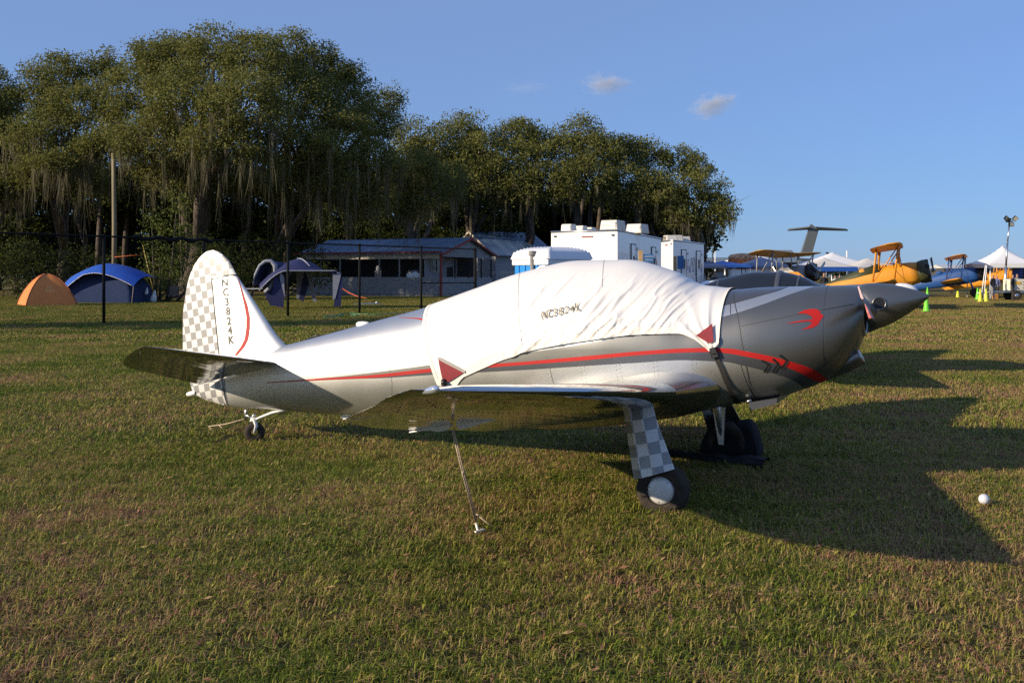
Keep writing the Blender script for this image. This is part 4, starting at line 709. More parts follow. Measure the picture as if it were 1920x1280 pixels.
# ---- biplanes
def biplane(label, c, rz, mf, mw, mc, mru, scale=1.0, group='biplanes parked at the show', pitch=.19, mdeck=None):
    T = thing('biplane', label, 'aeroplane', c, rz, group); Rp = Matrix.Rotation(-pitch, 4, 'Y'); X = lambda p: Rp @ (Vector(p)*scale)
    def bl(b, name, m):
        b.v = [X(v) for v in b.v]; return b.build(name, m, T)
    # x forward; wheels near x=.6; ground handled by pitch
    b = MB(); st = [(-5.2,.08,.18,.85),(-4.6,.14,.26,.85),(-3,.30,.40,.90),(-1.6,.42,.55,.95),(-.4,.46,.62,.98),(.6,.46,.60,.98),(1.0,.44,.54,.98)]; V = []
    for x, hw, hh, zc_ in st:
        for k in range(14): a = 2*math.pi*k/14; ca, sa = math.cos(a), math.sin(a); V.append((x, hw*math.copysign(abs(ca)**.75, ca), zc_+hh*math.copysign(abs(sa)**.75, sa)))
    b.add(V, [tuple(q) for q in grid_faces(len(st), 14)]+[tuple(range(13,-1,-1)), tuple(range(84,98))], True); bl(b, 'fuselage', mf)
    b = MB(); b.lathe([(.46,0),(.56,.10),(.60,.35),(.55,.55),(.40,.60),(.001,.60)], 22, axis_matrix((.95,0,.98), (1,0,0))); bl(b, 'engine_cowl', mc)
    for k in range(7): a = 2*math.pi*k/7; b = MB(); b.tube([(1.45, .2*math.cos(a), .98+.2*math.sin(a)),(1.45, .58*math.cos(a), .98+.58*math.sin(a))], .11, 8); bl(b, 'engine_cylinder', M['black'])
    b = MB(); b.lathe([(.001,.25),(.08,.2),(.12,.05),(.12,0)], 12, axis_matrix((1.6,0,.98), (1,0,0))); bl(b, 'propeller_hub', M['alu'])
    for s in (-1, 1): b = MB(); b.hexa([(1.68,s*.05,.90),(1.74,s*.05,.90),(1.74,s*1.25,1.45),(1.68,s*1.25,1.45)], [(1.68,s*.05,1.06),(1.74,s*.05,1.06),(1.74,s*1.28,1.60),(1.68,s*1.28,1.60)]); bl(b, 'propeller_blade', M['dark_grey'])
    for nm, z, x0, span, dih in (('upper_wing',2.35,.55,4.85,.03),('lower_wing',.62,-.05,4.6,.05)):
        for s in (-1, 1):
            b = MB(); V = []; xs = (1-np.cos(np.linspace(0, np.pi, 10)))/2; rs = [0,.5,2,3.5,4.3,4.65,span]; cs = [1.5,1.5,1.5,1.5,1.35,1.0,.3]
            for y, c_ in zip(rs, cs):
                t_ = naca(xs, .11)*c_; 
                for x_, tz in list(zip(xs, t_))+list(zip(xs[::-1], -t_[::-1]*.6)): V.append((x0-(1.5-c_)*.35-x_*c_, s*y, z+y*dih+tz+.05*(x_*(1-x_))))
            Fc = [tuple(q) for q in grid_faces(7, 20)]+[tuple(range(120,140))]; b.add(V, Fc if s < 0 else [q[::-1] for q in Fc], True); bl(b, nm, mw)
    for s in (-1, 1):
        for xa, xb in ((.35,-.15),(-.65,-1.15)):
            b = MB(); b.tube([(xa,s*3.3,2.42),(xb,s*3.1,.80)], .045, 6); bl(b, 'interplane_strut', mru)
            b = MB(); b.tube([(xa,s*.55,2.35),(xb+.35,s*.40,1.45)], .035, 6); bl(b, 'cabane_strut', mru)
        b = MB(); b.tube([(.35,s*3.3,2.4),(-1.15,s*3.1,.82)], .03, 5); bl(b, 'interplane_strut', mru)
        b = MB(); b.tube([(.35,s*.35,.5),(.50,s*.95,-.28)], .06, 6); bl(b, 'gear_leg', mf); b = MB(); b.lathe([(.001,-.06),(.15,-.09),(.27,-.09),(.31,-.04),(.31,.04),(.27,.09),(.15,.09),(.001,.06)], 18, axis_matrix((.50,s*1.02,-.35), (0,1,0))); bl(b, 'wheel', M['rubber'])
        b = MB(); b.hexa([(-5.1,s*.05,.98),(-4.1,s*.05,.98),(-4.3,s*1.5,1.02),(-5.0,s*1.6,1.02)], [(-5.1,s*.05,1.04),(-4.1,s*.05,1.04),(-4.3,s*1.5,1.06),(-5.0,s*1.6,1.06)]); bl(b, 'tailplane', mw)
    if mdeck: b = MB(); b.tube([(-4.3,0,1.06),(-3.2,0,1.14),(-1.9,0,1.28),(-.75,0,1.40)], [.06,.20,.34,.40], 14, flat=1); bl(b, 'rear_deck', mdeck)
    for s in (-1, 1):
        for p_, q_ in (((.3,s*.45,.62),(.3,s*3.25,2.36)),((-.7,s*.5,2.34),(-1.1,s*3.05,.84)),((.3,s*.5,2.34),(-.15,s*3.05,.84))): b = MB(); b.tube([p_, q_], .012, 5); bl(b, 'rigging_wire', M['alu'])
    out = [(-4.25,1.05),(-4.45,1.75),(-4.75,2.12),(-5.15,2.22),(-5.55,2.0),(-5.72,1.5),(-5.65,1.0),(-5.35,.68),(-5.15,.68)]; b = MB(); k = len(out); b.add([(x,-.04,z) for x, z in out]+[(x,.04,z) for x, z in out], [tuple(range(k)), tuple(range(2*k-1, k-1, -1))]+[(i, k+i, k+(i+1) % k, (i+1) % k) for i in range(k)]); bl(b, 'rudder', mru)
    for x in (-.35, -1.35): b = MB(); b.lathe([(.001,.30),(.18,.26),(.30,.08),(.32,0)], 14, Matrix.Translation((x-.25,0,1.5))@Matrix.Diagonal((.9,1,.6,1))); bl(b, 'headrest', mf); b = MB(); b.hexa([(x+.35,-.28,1.5),(x+.40,-.28,1.5),(x+.40,.28,1.5),(x+.35,.28,1.5)], [(x+.22,-.22,1.82),(x+.25,-.22,1.82),(x+.25,.22,1.82),(x+.22,.22,1.82)]); bl(b, 'windscreen', M['glass'])
    b = MB(); b.lathe([(.001,-.04),(.1,-.05),(.13,0),(.1,.05),(.001,.04)], 12, axis_matrix((-4.9,0,.38), (0,1,0))); bl(b, 'tail_wheel', M['rubber'])
    T.location = Vector(c)+Vector((0,0,.66*scale*math.cos(pitch)+.02)); return T
my = mat('orange_yellow_fabric', (.62,.26,.016), .5, 0, .05, 1, coat=.2); mol = mat('olive_drab_cowl', (.045,.05,.018), .5, 0, .1, 1); msl = mat('silver_grey_fabric', (.26,.27,.28), .5, .2, .06, 1); mol2 = mat('tan_gold_fabric', (.50,.28,.05), .55, 0, .05, 1); mbz = mat('royal_blue_fabric', (.015,.07,.25), .45, 0, .05, 1, coat=.3)
biplane('orange biplane with olive cowling and upright struts, parked beyond the nose', pg(1690, 50), math.radians(-22), my, my, mol, my, mdeck=mol)
biplane('silver biplane with tan wings, left of the large white tent', pg(1492, 62), math.radians(-38), msl, mol2, M['black'], msl)
biplane('blue biplane with orange wings between the nose and the white frame tent', pg(1812, 74), math.radians(-26), mbz, my, M['black'], mbz)
biplane('orange-winged biplane partly hidden behind the white frame tent', pg(1893, 90), math.radians(-24), my, my, M['black'], my)
# ---- cones
mcn = {'green': mat('lime_green_cone', (.16,.62,.03), .5, 0, .03), 'yellow': mat('yellow_cone', (.62,.62,.04), .5, 0, .03)}
def cone(label, px, py, h, c):
    T = thing('traffic_cone', label, 'cone', gpt(px, py), 0, 'bright cones on the grass'); b = MB(); b.lathe([(.15,.03),(.11,.25*h/.7),(.035,h),(.0,h+.01)], 16); b.build('cone_body', mcn[c], T); b = MB(); b.box((0,0,.018), (.36,.36,.036)); bevel(b.build('base', mcn[c], T), .01); return T
cone('lime green cone nearest the pointed spinner', 1737, 584, .80, 'green'); cone('lime green cone just above the spinner tip', 1739, 558, .80, 'green'); cone('yellow-green cone standing alone in front of the blue biplane', 1796, 558, .74, 'yellow')
cone('left cone of the three by the white tent leg', 1833, 562, .82, 'green'); cone('middle cone of the three by the white tent leg', 1838, 566, .84, 'yellow'); cone('right cone of the three by the white tent leg', 1849, 566, .84, 'yellow')
# ---- light tower on its trailer
q = gpt(1886, 561); T = thing('light_tower', 'mobile floodlight tower with four lamps on a grey mast', 'light tower', q); Zl = q.y
def LT(px, py): a = at(px, py, Zl); return Vector((a.x-q.x, 0, a.z))
b = MB(); b.tube([LT(1884,545), LT(1886,500)], .09, 10); b.tube([LT(1886,502), LT(1889,455)], .065, 10); b.tube([LT(1889,457), LT(1892,424)], .045, 10); b.build('mast', M['alu'], T)
b = MB(); b.tube([LT(1886,416), LT(1899,415)], .04, 8); b.tube([LT(1892,425), LT(1892,411)], .05, 8); b.build('lamp_bracket', M['fence'], T)
for px, py, a, yz in ((1886,410,.7,.4),(1902,410,-.9,-.3),(1895,421,0,.1),(1890,413,.3,1.4)):
    Rm = Matrix.Rotation(a, 3, 'Y') @ Matrix.Rotation(yz, 3, 'Z'); b = MB(); b.box(LT(px, py)+Vector((0,-.1,0)), (.34,.18,.28), Rm); bevel(b.build('floodlight', M['fence'], T), .02); 
    b = MB(); b.box(LT(px, py)+Vector((0,-.1,0))+Rm @ Vector((0,-.10,0)), (.28,.02,.22), Rm); b.build('lamp_glass', mat('lamp_glass_%d' % px, (.4,.38,.30), .2), T)
# generator box trailer
T = thing('generator_trailer', 'cream generator box on a small two-wheeled trailer under the light tower', 'generator', gpt(1901, 563)); mcg = mat('cream_box', (.66,.62,.50), .5, 0, .03)
b = MB(); b.box((0,0,1.05), (1.05,.9,.78)); bevel(b.build('housing', mcg, T), .05, 3); b = MB(); b.box((-.02,-.47,1.18), (.48,.02,.16)); b.build('yellow_label', mat('amber_label', (.70,.38,.03), .6), T)
for sx in (-.42, .42):
    for z_ in (.85, 1.05, 1.25): b = MB(); b.box((sx,-.47,z_), (.07,.03,.04)); b.build('latch', M['black'], T)
b = MB(); b.box((-.5,0,.58), (2.3,.9,.10)); b.tube([(-1.6,0,.56),(-2.5,0,.48)], .05, 8); b.build('chassis', M['alu'], T)
for s in (-1, 1): b = MB(); b.lathe([(.001,-.05),(.17,-.05),(.20,-.09),(.31,-.09),(.34,0),(.31,.09),(.20,.09),(.17,.05),(.001,.05)], 22, axis_matrix((-.1, s*.55, .33), (0,1,0))); b.build('wheel', M['rubber'], T); b = MB(); b.lathe([(.001,.10),(.15,.10),(.17,.06)], 16, axis_matrix((-.1, s*.53, .33), (0,s,0))); b.build('rim', M['alu'], T)
for px, lb in ((1866,'orange block holding the trailer drawbar'), (1909,'orange block under the right end of the generator trailer')): o = MB().box((0,0,.22), (.34,.3,.42)).build('support_block', mat('orange_block_%d' % px, (.45,.22,.06), .7)); bevel(o, .03); o.location = gpt(px, 562); tag(o, lb, 'block')
# leaning white poles by the tent
for x0, x1, lb in ((1839,1848,'slanting white pole left of the frame tent leg'), (1845,1850,'second white pole beside the frame tent leg')):
    a = gpt(x0, 562); c_ = at(x1, 497, a.y); o = arm((0,0,0), c_-a, .035).build('tent_pole', M['white']); o.location = a; tag(o, lb, 'pole')
T = thing('banner', 'upright blue banner behind the generator', 'banner', pg(1908, 74)); b = MB(); b.box((0,0,2.1), (.75,.03,1.7)); b.build('cloth', mat('blue_banner', (.05,.08,.32), .6, 0, .4, 3), T); arm((-.4,0,0), (-.4,0,3.0), .025).build('pole', M['alu'], T)
# flag over the tents
T = thing('flag', 'small dark flag on a pole above the white tents', 'flag', pg(1549, 100)); arm((0,0,0), (0,0,at(0,472,100).z), .04).build('pole', M['white'], T); b = MB(); b.hexa([(.02,-.01,at(0,478,100).z),(.55,-.01,at(0,479,100).z-.1),(.55,.01,at(0,479,100).z-.1),(.02,.01,at(0,478,100).z)], [(.02,-.01,at(0,472,100).z),(.5,-.01,at(0,476,100).z),(.5,.01,at(0,476,100).z),(.02,.01,at(0,472,100).z)]); b.build('flag_cloth', mat('dark_flag', (.08,.06,.10), .7), T)
for px, z, top, lb in ((1336,150,474,'thin dark mast left of the navy tent'),(1341,180,468,'thin pale mast beyond the rear trailer'),(1588,120,470,'white pole sticking up behind the largest tent')): o = arm((0,0,0), (0,0,at(0,top,z).z), .10).build('mast', M['white'] if px != 1336 else mdb); o.location = pg(px, z); tag(o, lb, 'mast')
# small far row of treetops along the horizon
spec = [(px, 512, 420, 30, 5) for px in range(1320, 2100, 40)]; LB = [(tuple(at(a, b_, z_)), (rx*z_/FPX, 6, ry*z_/FPX)) for a, b_, z_, rx, ry in spec]; Cc, hue, A_ = crown_points(LB, .35, 2.2, 91, -1); V, F, H = leaves_mesh(Cc, 1.2, 92); npmesh('distant_treeline', V, F, M['leaf_dark'], attrs={'hue': ('POINT', H)}, kind='stuff')
# ================================================================== CLOUDS
def cloud_mat(name, dens):
    m = bpy.data.materials.new(name); m.use_nodes = True; nt = m.node_tree; nt.nodes.remove(nt.nodes['Principled BSDF']); L = nt.links
    pv = _n(nt, 'ShaderNodeVolumePrincipled'); pv.inputs['Color'].default_value = (1,1,1,1); pv.inputs['Anisotropy'].default_value = .1
    tc = _n(nt, 'ShaderNodeTexCoord'); no = _n(nt, 'ShaderNodeTexNoise'); no.inputs['Scale'].default_value = 2.6; no.inputs['Detail'].default_value = 6; L.new(tc.outputs['Object'], no.inputs[0])
    ln = _n(nt, 'ShaderNodeVectorMath', operation='LENGTH'); L.new(tc.outputs['Object'], ln.inputs[0]); sb = _n(nt, 'ShaderNodeMath', operation='MULTIPLY_ADD'); L.new(ln.outputs['Value'], sb.inputs[0]); sb.inputs[1].default_value = -.62; sb.inputs[2].default_value = .08
    ad = _n(nt, 'ShaderNodeMath', operation='ADD'); L.new(sb.outputs[0], ad.inputs[0]); L.new(no.outputs[0], ad.inputs[1]); mr = _n(nt, 'ShaderNodeMapRange'); mr.inputs[1].default_value = .12; mr.inputs[2].default_value = .5; mr.inputs[3].default_value = 0; mr.inputs[4].default_value = dens; L.new(ad.outputs[0], mr.inputs[0]); L.new(mr.outputs[0], pv.inputs['Density']); L.new(pv.outputs[0], nt.nodes['Material Output'].inputs['Volume']); return m
for px, py, rx, ry, dn, tl, lb in ((1137,158,62,26,.017,.05,'small white cloud puff left of centre high in the sky'), (1336,198,62,30,.020,-.25,'small white cloud puff further right and slightly lower'), (985,165,70,16,.0022,.0,'very faint cloud wisp left of the two puffs')):
    z = 3000; c = at(px, py, z); b = MB(); b.lathe([(.001,-1)]+[(math.sin(q_), -math.cos(q_)) for q_ in np.linspace(.2, 2.94, 12)]+[(.001,1)], 24); o = b.build('cloud', cloud_mat('cloud_vapour_%d' % px, dn)); o.location = c; o.scale = (rx*z/FPX, rx*z/FPX*.7, ry*z/FPX); o.rotation_euler = (0, tl, 0); tag(o, lb, 'cloud')

# ================================================================== AEROPLANE
def loc(F, R, H): return Vector((F, -R, H))          # forward, right, up -> local axes
def body_grid(F0, nth, skew0=0.0, skew1=0.0):
    """grid of body points; the first and last rings can lean with the thrust line"""
    F0 = np.asarray(F0); th = np.linspace(0, 2*np.pi, nth, endpoint=False); a = (F0-F0[0])/(F0[-1]-F0[0])
    FF, TH = np.meshgrid(F0, th, indexing='ij'); y, z = sec(FF, TH)
    k = (skew0*np.clip(1-a*3, 0, 1)+skew1*np.clip(1-(1-a)*6, 0, 1))[:, None]
    FF = FF+k*(1.5-z); y, z = sec(FF, TH)
    return np.stack([FF, y, z], -1)
def bnormal(F, H, e=.004):
    y0 = side(F, H); dF = (side(F+e, H)-side(F-e, H))/(2*e); dH = (side(F, H+e)-side(F, H-e))/(2*e)
    n = np.stack([-dF, np.ones_like(dF), -dH], -1); return n/np.linalg.norm(n, axis=-1, keepdims=True), y0
def on_body(F, H, off=.0015):
    """points on the right-hand side of the body skin (local axes)"""
    F = np.asarray(F, float); H = np.asarray(H, float); n, y = bnormal(F, H)
    return np.stack([F+n[..., 0]*off, -(y+n[..., 1]*off), H+n[..., 2]*off], -1)
def interp(pts, F):
    p = sorted(pts); return _pchip(np.clip(F, p[0][0], p[-1][0]), np.array([q[0] for q in p], float), np.array([q[1] for q in p], float))
def h2th(F, H):
    T, B, W, nu, nl = prof(F); Mm = mid(T, B); r = (H-Mm)/np.where(H > Mm, T-Mm, Mm-B); r = np.clip(r, -1, 1)
    return np.where(r > 0, np.arcsin(np.abs(r)**(nu/2)), -np.arcsin(np.abs(r)**(nl/2)))
def band(name, lo, hi, m, parent, F0, F1, n=90, k=18, off=.0015):
    """painted band between two curves H(F); one object per side"""
    F = np.r_[np.linspace(F0, .4, n), np.linspace(.405, F1, 110)] if F0 < .4 < F1 else np.linspace(F0, F1, n); n = len(F); a = h2th(F, interp(lo, F)); b = np.maximum(h2th(F, interp(hi, F)), a+.002); t = np.linspace(0, 1, k); th = a[:, None]+(b-a)[:, None]*t; FF = np.repeat(F[:, None], k, 1)
    def pt(f, q): y, z = sec(f, q); return np.stack([f, -y, z], -1)
    e = .003; dF = pt(FF+e, th)-pt(FF-e, th); dT = pt(FF, np.clip(th+e, -1.5, 1.5))-pt(FF, np.clip(th-e, -1.5, 1.5)); nr = np.cross(dF, dT); nr /= np.maximum(np.linalg.norm(nr, axis=-1, keepdims=True), 1e-9); nr *= np.sign((nr*(pt(FF, th)-np.array([0, 0, 1.0])*np.stack([FF*0, FF*0, mid(prof(FF)[0], prof(FF)[1])], -1)*[0,0,1]-np.stack([FF, FF*0, FF*0], -1))).sum(-1, keepdims=True))
    P = pt(FF, th)+nr*off; f = grid_faces(n, k, False)
    npmesh(name, (P*np.array([1, -1, 1])).reshape(-1, 3), f, m, parent, True); return npmesh(name, P.reshape(-1, 3), f[:, ::-1], m, parent, True)
def line_on(name, pts, w, m, parent, off=.002, n=60, fn=on_body):
    """thin line drawn on a skin along (F, H) points"""
    P = np.array(pts, float); d = np.r_[0, np.cumsum(np.linalg.norm(np.diff(P, axis=0), axis=1))]; s = np.linspace(0, d[-1], n)
    F = np.interp(s, d, P[:, 0]); H = np.interp(s, d, P[:, 1]); tf = np.gradient(F); th = np.gradient(H); L = np.hypot(tf, th); nf, nh = -th/L*w/2, tf/L*w/2
    A = fn(F-nf, H-nh, off); B_ = fn(F+nf, H+nh, off); V = np.concatenate([A, B_]); i = np.arange(n-1)
    return npmesh(name, V, np.stack([i, i+1, i+1+n, i+n], -1), m, parent, True)
def fill_poly(pts, sub=.02):
    """triangulated, subdivided polygon in the plane -> (verts2d, faces)"""
    bm = bmesh.new(); vs = [bm.verts.new((p[0], p[1], 0)) for p in pts]
    es = [bm.edges.new((vs[i], vs[(i+1) % len(vs)])) for i in range(len(vs))]
    bmesh.ops.triangle_fill(bm, edges=es, use_beauty=True)
    for _ in range(3):
        L = [e for e in bm.edges if e.calc_length() > sub]
        if L: bmesh.ops.subdivide_edges(bm, edges=L, cuts=1); bmesh.ops.triangulate(bm, faces=bm.faces[:])
    bm.verts.index_update(); v = np.array([(q.co.x, q.co.y) for q in bm.verts]); f = [tuple(q.index for q in fc.verts) for fc in bm.faces]; bm.free(); return v, f
def poly_on(name, pts, m, parent, fn=on_body, off=.002):
    v, f = fill_poly(pts); P = fn(v[:, 0], v[:, 1], off); return mobj(name, P, f, m, parent)
# ---- fin outline
FTE = [(.324,-4.733),(.339,-4.848),(.373,-5.025),(.435,-5.19),(.509,-5.226),(.7,-5.29),(.886,-5.331),(1.192,-5.331),(1.394,-5.303),(1.574,-5.261),(1.721,-5.191),(1.828,-5.094),(1.872,-5.02),(1.886,-4.957)]
FLE = [(.70,-3.72),(.951,-4.037),(1.041,-4.145),(1.246,-4.318),(1.454,-4.488),(1.65,-4.653),(1.772,-4.733),(1.842,-4.821),(1.872,-4.87),(1.886,-4.93)]
FHG = [(.324,-4.733),(.614,-4.787),(.853,-4.821),(1.237,-4.882),(1.505,-4.923),(1.64,-4.94)]
def finside(F, H):
    le, te = interp(FLE, H), interp(FTE, H); c = np.maximum(le-te, .02); x = np.clip((le-F)/c, .001, .999); return naca(x, .085*np.clip(1.15-.35*(H-.9), .6, 1.2))*c+.002
def on_fin(F, H, off=.002): F = np.asarray(F, float); H = np.asarray(H, float); return np.stack([F, -(finside(F, H)+off), H], -1)
def fin_piece(name, H, fa, fb, m, parent, k=14):
    """closed airfoil slab between leading curve fa(H) and trailing curve fb(H)"""
    V = []; x = (1-np.cos(np.linspace(0, np.pi, k)))/2
    for h in H:
        a, b = float(fa(h)), float(fb(h)); F = a+(b-a)*x; y = finside(F, np.full(k, h)); y[-1] = max(.0015, y[-1])
        V += [(F[i], -y[i], h) for i in range(k)]+[(F[i], y[i], h) for i in range(k-1, -1, -1)]
    n = 2*k; Fc = [tuple(q) for q in grid_faces(len(H), n)]+[tuple(range(n-1, -1, -1)), tuple(range((len(H)-1)*n, len(H)*n))]
    o = mobj(name, V, Fc, m, parent, smooth=True); o.data.set_sharp_from_angle(angle=math.radians(50)); return o
def wing_piece(name, secs, x0, x1, m, parent, sgn, k=18, droop=0.0, smooth=True):
    """secs: (R, Fle, Hle, chord, thick, pitch); skin between chord fractions x0 and x1"""
    V = []; x = x0+(x1-x0)*(1-np.cos(np.linspace(0, np.pi, k)))/2
    for R, F, H, c, t, al in secs:
        yc = .07*x*(1-x); up = (yc+naca(x, t))*c; dn = (yc-naca(x, t))*c
        xx = np.r_[x, x[::-1]]*c; zz = np.r_[up, dn[::-1]]
        if droop:
            hx = x0*c; d = np.maximum(xx-hx, 0); zz = zz-d*math.tan(droop)
        for a, b in zip(xx, zz): V.append((F-a*math.cos(al)-b*math.sin(al), sgn*R, H-a*math.sin(al)+b*math.cos(al)))
    n = 2*k; Fc = [tuple(q) for q in grid_faces(len(secs), n)]+[tuple(range(n-1, -1, -1)), tuple(range((len(secs)-1)*n, len(secs)*n))]
    if sgn > 0: Fc = [q[::-1] for q in Fc]
    o = mobj(name, V, Fc, m, parent, smooth=smooth)
    if smooth:
        o.data.set_sharp_from_angle(angle=math.radians(50))
    return o
AW = math.radians(14.3)
def wsec(R):
    Fl = .035-.05*(R-.6); Hl = .762+.107*(R-.6); c = 1.60-.152*(R-.5); t = .15-.010*(R-.6); al = AW-math.radians(.35)*(R-.6)
    c = 1.63-.215*(R-.5)
    if R > 3.0: c = float(np.interp(R, [3.0,3.29,3.5,3.745,3.86,3.94,4.025,4.095,4.13,4.145,4.152], [1.09,.975,.875,.745,.6,.49,.375,.275,.19,.11,.008]))
    if R > 4.0: Fl -= .11*(1-math.sqrt(max(0, 1-((R-4.0)/.153)**2)))
    if R > 3.8: t *= 1-.3*((R-3.8)/.35)
    if R < 1.0:
        q = (1.0-R)/.55 if R > .45 else 1+(.45-R)*.9; Fl += .22*q*q; c += .30*q*q; t += .035*q*q; Hl += .075*q*q
    return (R, Fl, Hl, c, t, al)
def wing_chord_pt(R, x, up=-1):
    """point on the wing skin at span R, chord fraction x (up=-1 underside)"""
    _, F, H, c, t, al = wsec(R); b = (.07*x*(1-x)+up*float(naca(np.array([x]), t)[0]))*c; a = x*c
    return loc(F-a*math.cos(al)-b*math.sin(al), R, H-a*math.sin(al)+b*math.cos(al))
def sub_rows(secs, r0, r1): return [wsec(r) for r in np.unique(np.r_[r0, [q for q in secs if r0 < q < r1], r1])]
WR = [.30,.34,.38,.42,.48,.54,.6,.66,.72,.78,.85,.93,1.0,1.2,1.6,2.0,2.4,2.8,3.1,3.3,3.5,3.62,3.745,3.8,3.86,3.94,4.0,4.05,4.095,4.115,4.13,4.14,4.147,4.152]
RED_T = [(-4.176,.603),(-3.493,.677),(-2.867,.744),(-2.2,.836),(-1.335,.929),(-.743,1.001),(-.38,1.044),(.05,1.084),(.241,1.092),(.382,1.087),(.451,1.075),(.629,1.044),(.779,1.004),(.918,.952),(.98,.895),(1.01,.845)]
RED_B = [(-4.176,.597),(-3.493,.662),(-2.867,.718),(-2.2,.804),(-1.335,.903),(-.743,.969),(-.38,1.015),(.05,1.052),(.241,1.06),(.382,1.048),(.451,1.037),(.629,1.001),(.776,.951),(.89,.885),(.94,.838),(.96,.79),(1.01,.7)]
GRB = [(-3.2,.693),(-2.867,.713),(-2.2,.781),(-1.335,.863),(-.38,.959),(.05,.995),(.319,.991),(.449,.967),(.624,.924),(.769,.871),(.805,.845),(.828,.81),(.845,.76),(.86,.70)]
GTOP = [(-3.6,.668),(-3.237,.712),(-2.67,.794),(-2.2,.868),(-1.2,1.02),(-.4,1.17),(.304,1.324),(.568,1.413),(.75,1.487),(.90,1.545),(1.0,1.6)]
LTOP = [(-2.4,1.22),(-1.2,1.30),(.1,1.36),(.288,1.405),(.551,1.483),(.70,1.54),(.74,1.6)]
def make_swift(name, label, loc_, rz, covered, spin_mat):
    T = thing(name, label, 'aeroplane', loc_, rz)
    # ---- skins
    g = body_grid(np.r_[np.linspace(-4.79, -2.5, 60), np.linspace(-2.46, .302, 110)], 96, 0, .228)
    o = npmesh('fuselage', g.reshape(-1, 3), grid_faces(g.shape[0], 96), M['silver'], T, True)
    tip = [(-4.79, 0, .6)]+[tuple(p) for p in g[0]]; mobj('tail_cap', tip, [(0, i+1, (i+1) % 96+1) for i in range(96)], M['silver'], T)
    g = body_grid(np.r_[np.linspace(.307, 1.0, 50), np.linspace(1.015, 1.2, 16), np.linspace(1.205, 1.25, 8)], 96, .228, 0)
    # rounded nose ring turning in to the spinner
    last = g[-1]; ctr = last.mean(0); rings = [last]
    for s, d in ((.93,.014),(.85,.018),(.80,.005),(.78,-.08)): rings.append(ctr+(last-ctr)*s+np.array([d, 0, 0]))
    gg = np.concatenate([g, np.array(rings[1:])]); cw = npmesh('cowling', gg.reshape(-1, 3), grid_faces(len(gg), 96), M['cowl_silver'], T, True); cw.data.materials.append(M['silver_grey']); cw.data.polygons.foreach_set('material_index', (np.arange(len(cw.data.polygons))//96 >= 48).astype(np.int32))
    mobj('engine_baffle', [tuple(p) for p in rings[-1]]+[tuple(rings[-1].mean(0))], [(i, (i+1) % 96, 96) for i in range(96)], M['black'], T)
    # ---- paint bands
    band('grey_band', RED_T, GTOP, M['silver_grey'], T, -3.55, 1.0, n=110, k=34, off=.0026)
    top = [(-3, 3), (1.0, 3)]
    band('dark_top_panel', LTOP, top, M['dark_grey'], T, -2.4 if covered else -.05, .735, n=110, k=24, off=.0026)
    band('dark_stripe', GRB, RED_B, M['dark_grey'], T, -3.2, .958, n=170, off=.0034)
    band('red_stripe', RED_B, RED_T, M['red'], T, -4.176, 1.014, n=220, off=.0044)
    if covered:
        band('red_pinstripe', [(-2.72,1.2535),(-2.486,1.246),(-2.312,1.222)], [(-2.72,1.2545),(-2.486,1.254),(-2.312,1.240)], M['red'], T, -2.72, -2.25, n=30, k=3, off=.002)
        band('red_pinstripe', [(-2.5,.949),(-2.349,.983),(-2.2,1.040)], [(-2.5,.9505),(-2.349,.988),(-2.2,1.050)], M['red'], T, -2.5, -2.16, n=30, k=3, off=.002)
    # ---- panel joints
    SEAM = [(.311,1.512),(.352,1.43),(.394,1.337),(.419,1.252),(.455,1.066),(.477,.907),(.487,.757),(.495,.70)]
    line_on('panel_joint', SEAM, .006, M['seam'], T, .003)
    line_on('panel_joint', [(.432,1.255),(.657,1.306),(.913,1.363),(1.20,1.421)], .0045, M['seam'], T, .003)
    for Fq in (-1.08, -2.68): line_on('panel_joint', [(Fq-.02, prof(Fq)[1]+.10), (Fq+.02, prof(Fq)[1]+.35), (Fq-.03, .98)], .0025, M['seam'], T, .0028)
    # ---- rivets: one joined part
    V = []; Fc = []
    def rivet(F, H, r=.0032):
        c = on_body(np.array([F]), np.array([H]), .002)[0]; n0 = bnormal(np.array([F]), np.array([H]))[0][0]; nn = Vector((n0[0], -n0[1], n0[2])); a = nn.cross(Vector((0,0,1))).normalized(); b = nn.cross(a)
        k = len(V); V.append(Vector(c)+nn*.0028)
        for q in range(6): V.append(Vector(c)+a*math.cos(q*1.047)*r+b*math.sin(q*1.047)*r)
        for q in range(6): Fc.append((k, k+1+q, k+1+(q+1) % 6))
    sf = np.array(SEAM)
    for dx in (-.03, .028):
        for h in np.arange(.72, 1.48, .032): rivet(float(np.interp(h, sf[::-1, 1], sf[::-1, 0]))+dx, h)
    for F0 in (-2.72, -1.12, -.82, -.52, -.22, .08):
        for h in np.arange(.78, 1.06, .03): rivet(F0-.1*(h-.9), h); rivet(F0+.03-.1*(h-.9), h+.01)
    mobj('rivets', V, Fc, M['silver_grey'], T, True, kind='stuff')
    # ---- emblem: stylised swallow, and three louvres
    if covered:
        bird = [(.745,1.279),(.80,1.291),(.851,1.301),(.905,1.307),(.928,1.313),(.925,1.326),(.905,1.340),(.875,1.350),(.822,1.350),(.868,1.374),(.919,1.384),(.955,1.381),(.978,1.366),(.978,1.350),(1.003,1.337),(.991,1.318),(.979,1.302),(.968,1.276),(.942,1.256),(.905,1.244),(.850,1.234),(.892,1.254),(.918,1.274),(.926,1.290),(.90,1.296),(.85,1.291),(.80,1.283)]
        poly_on('swallow_emblem', bird, M['red'], T, off=.006)
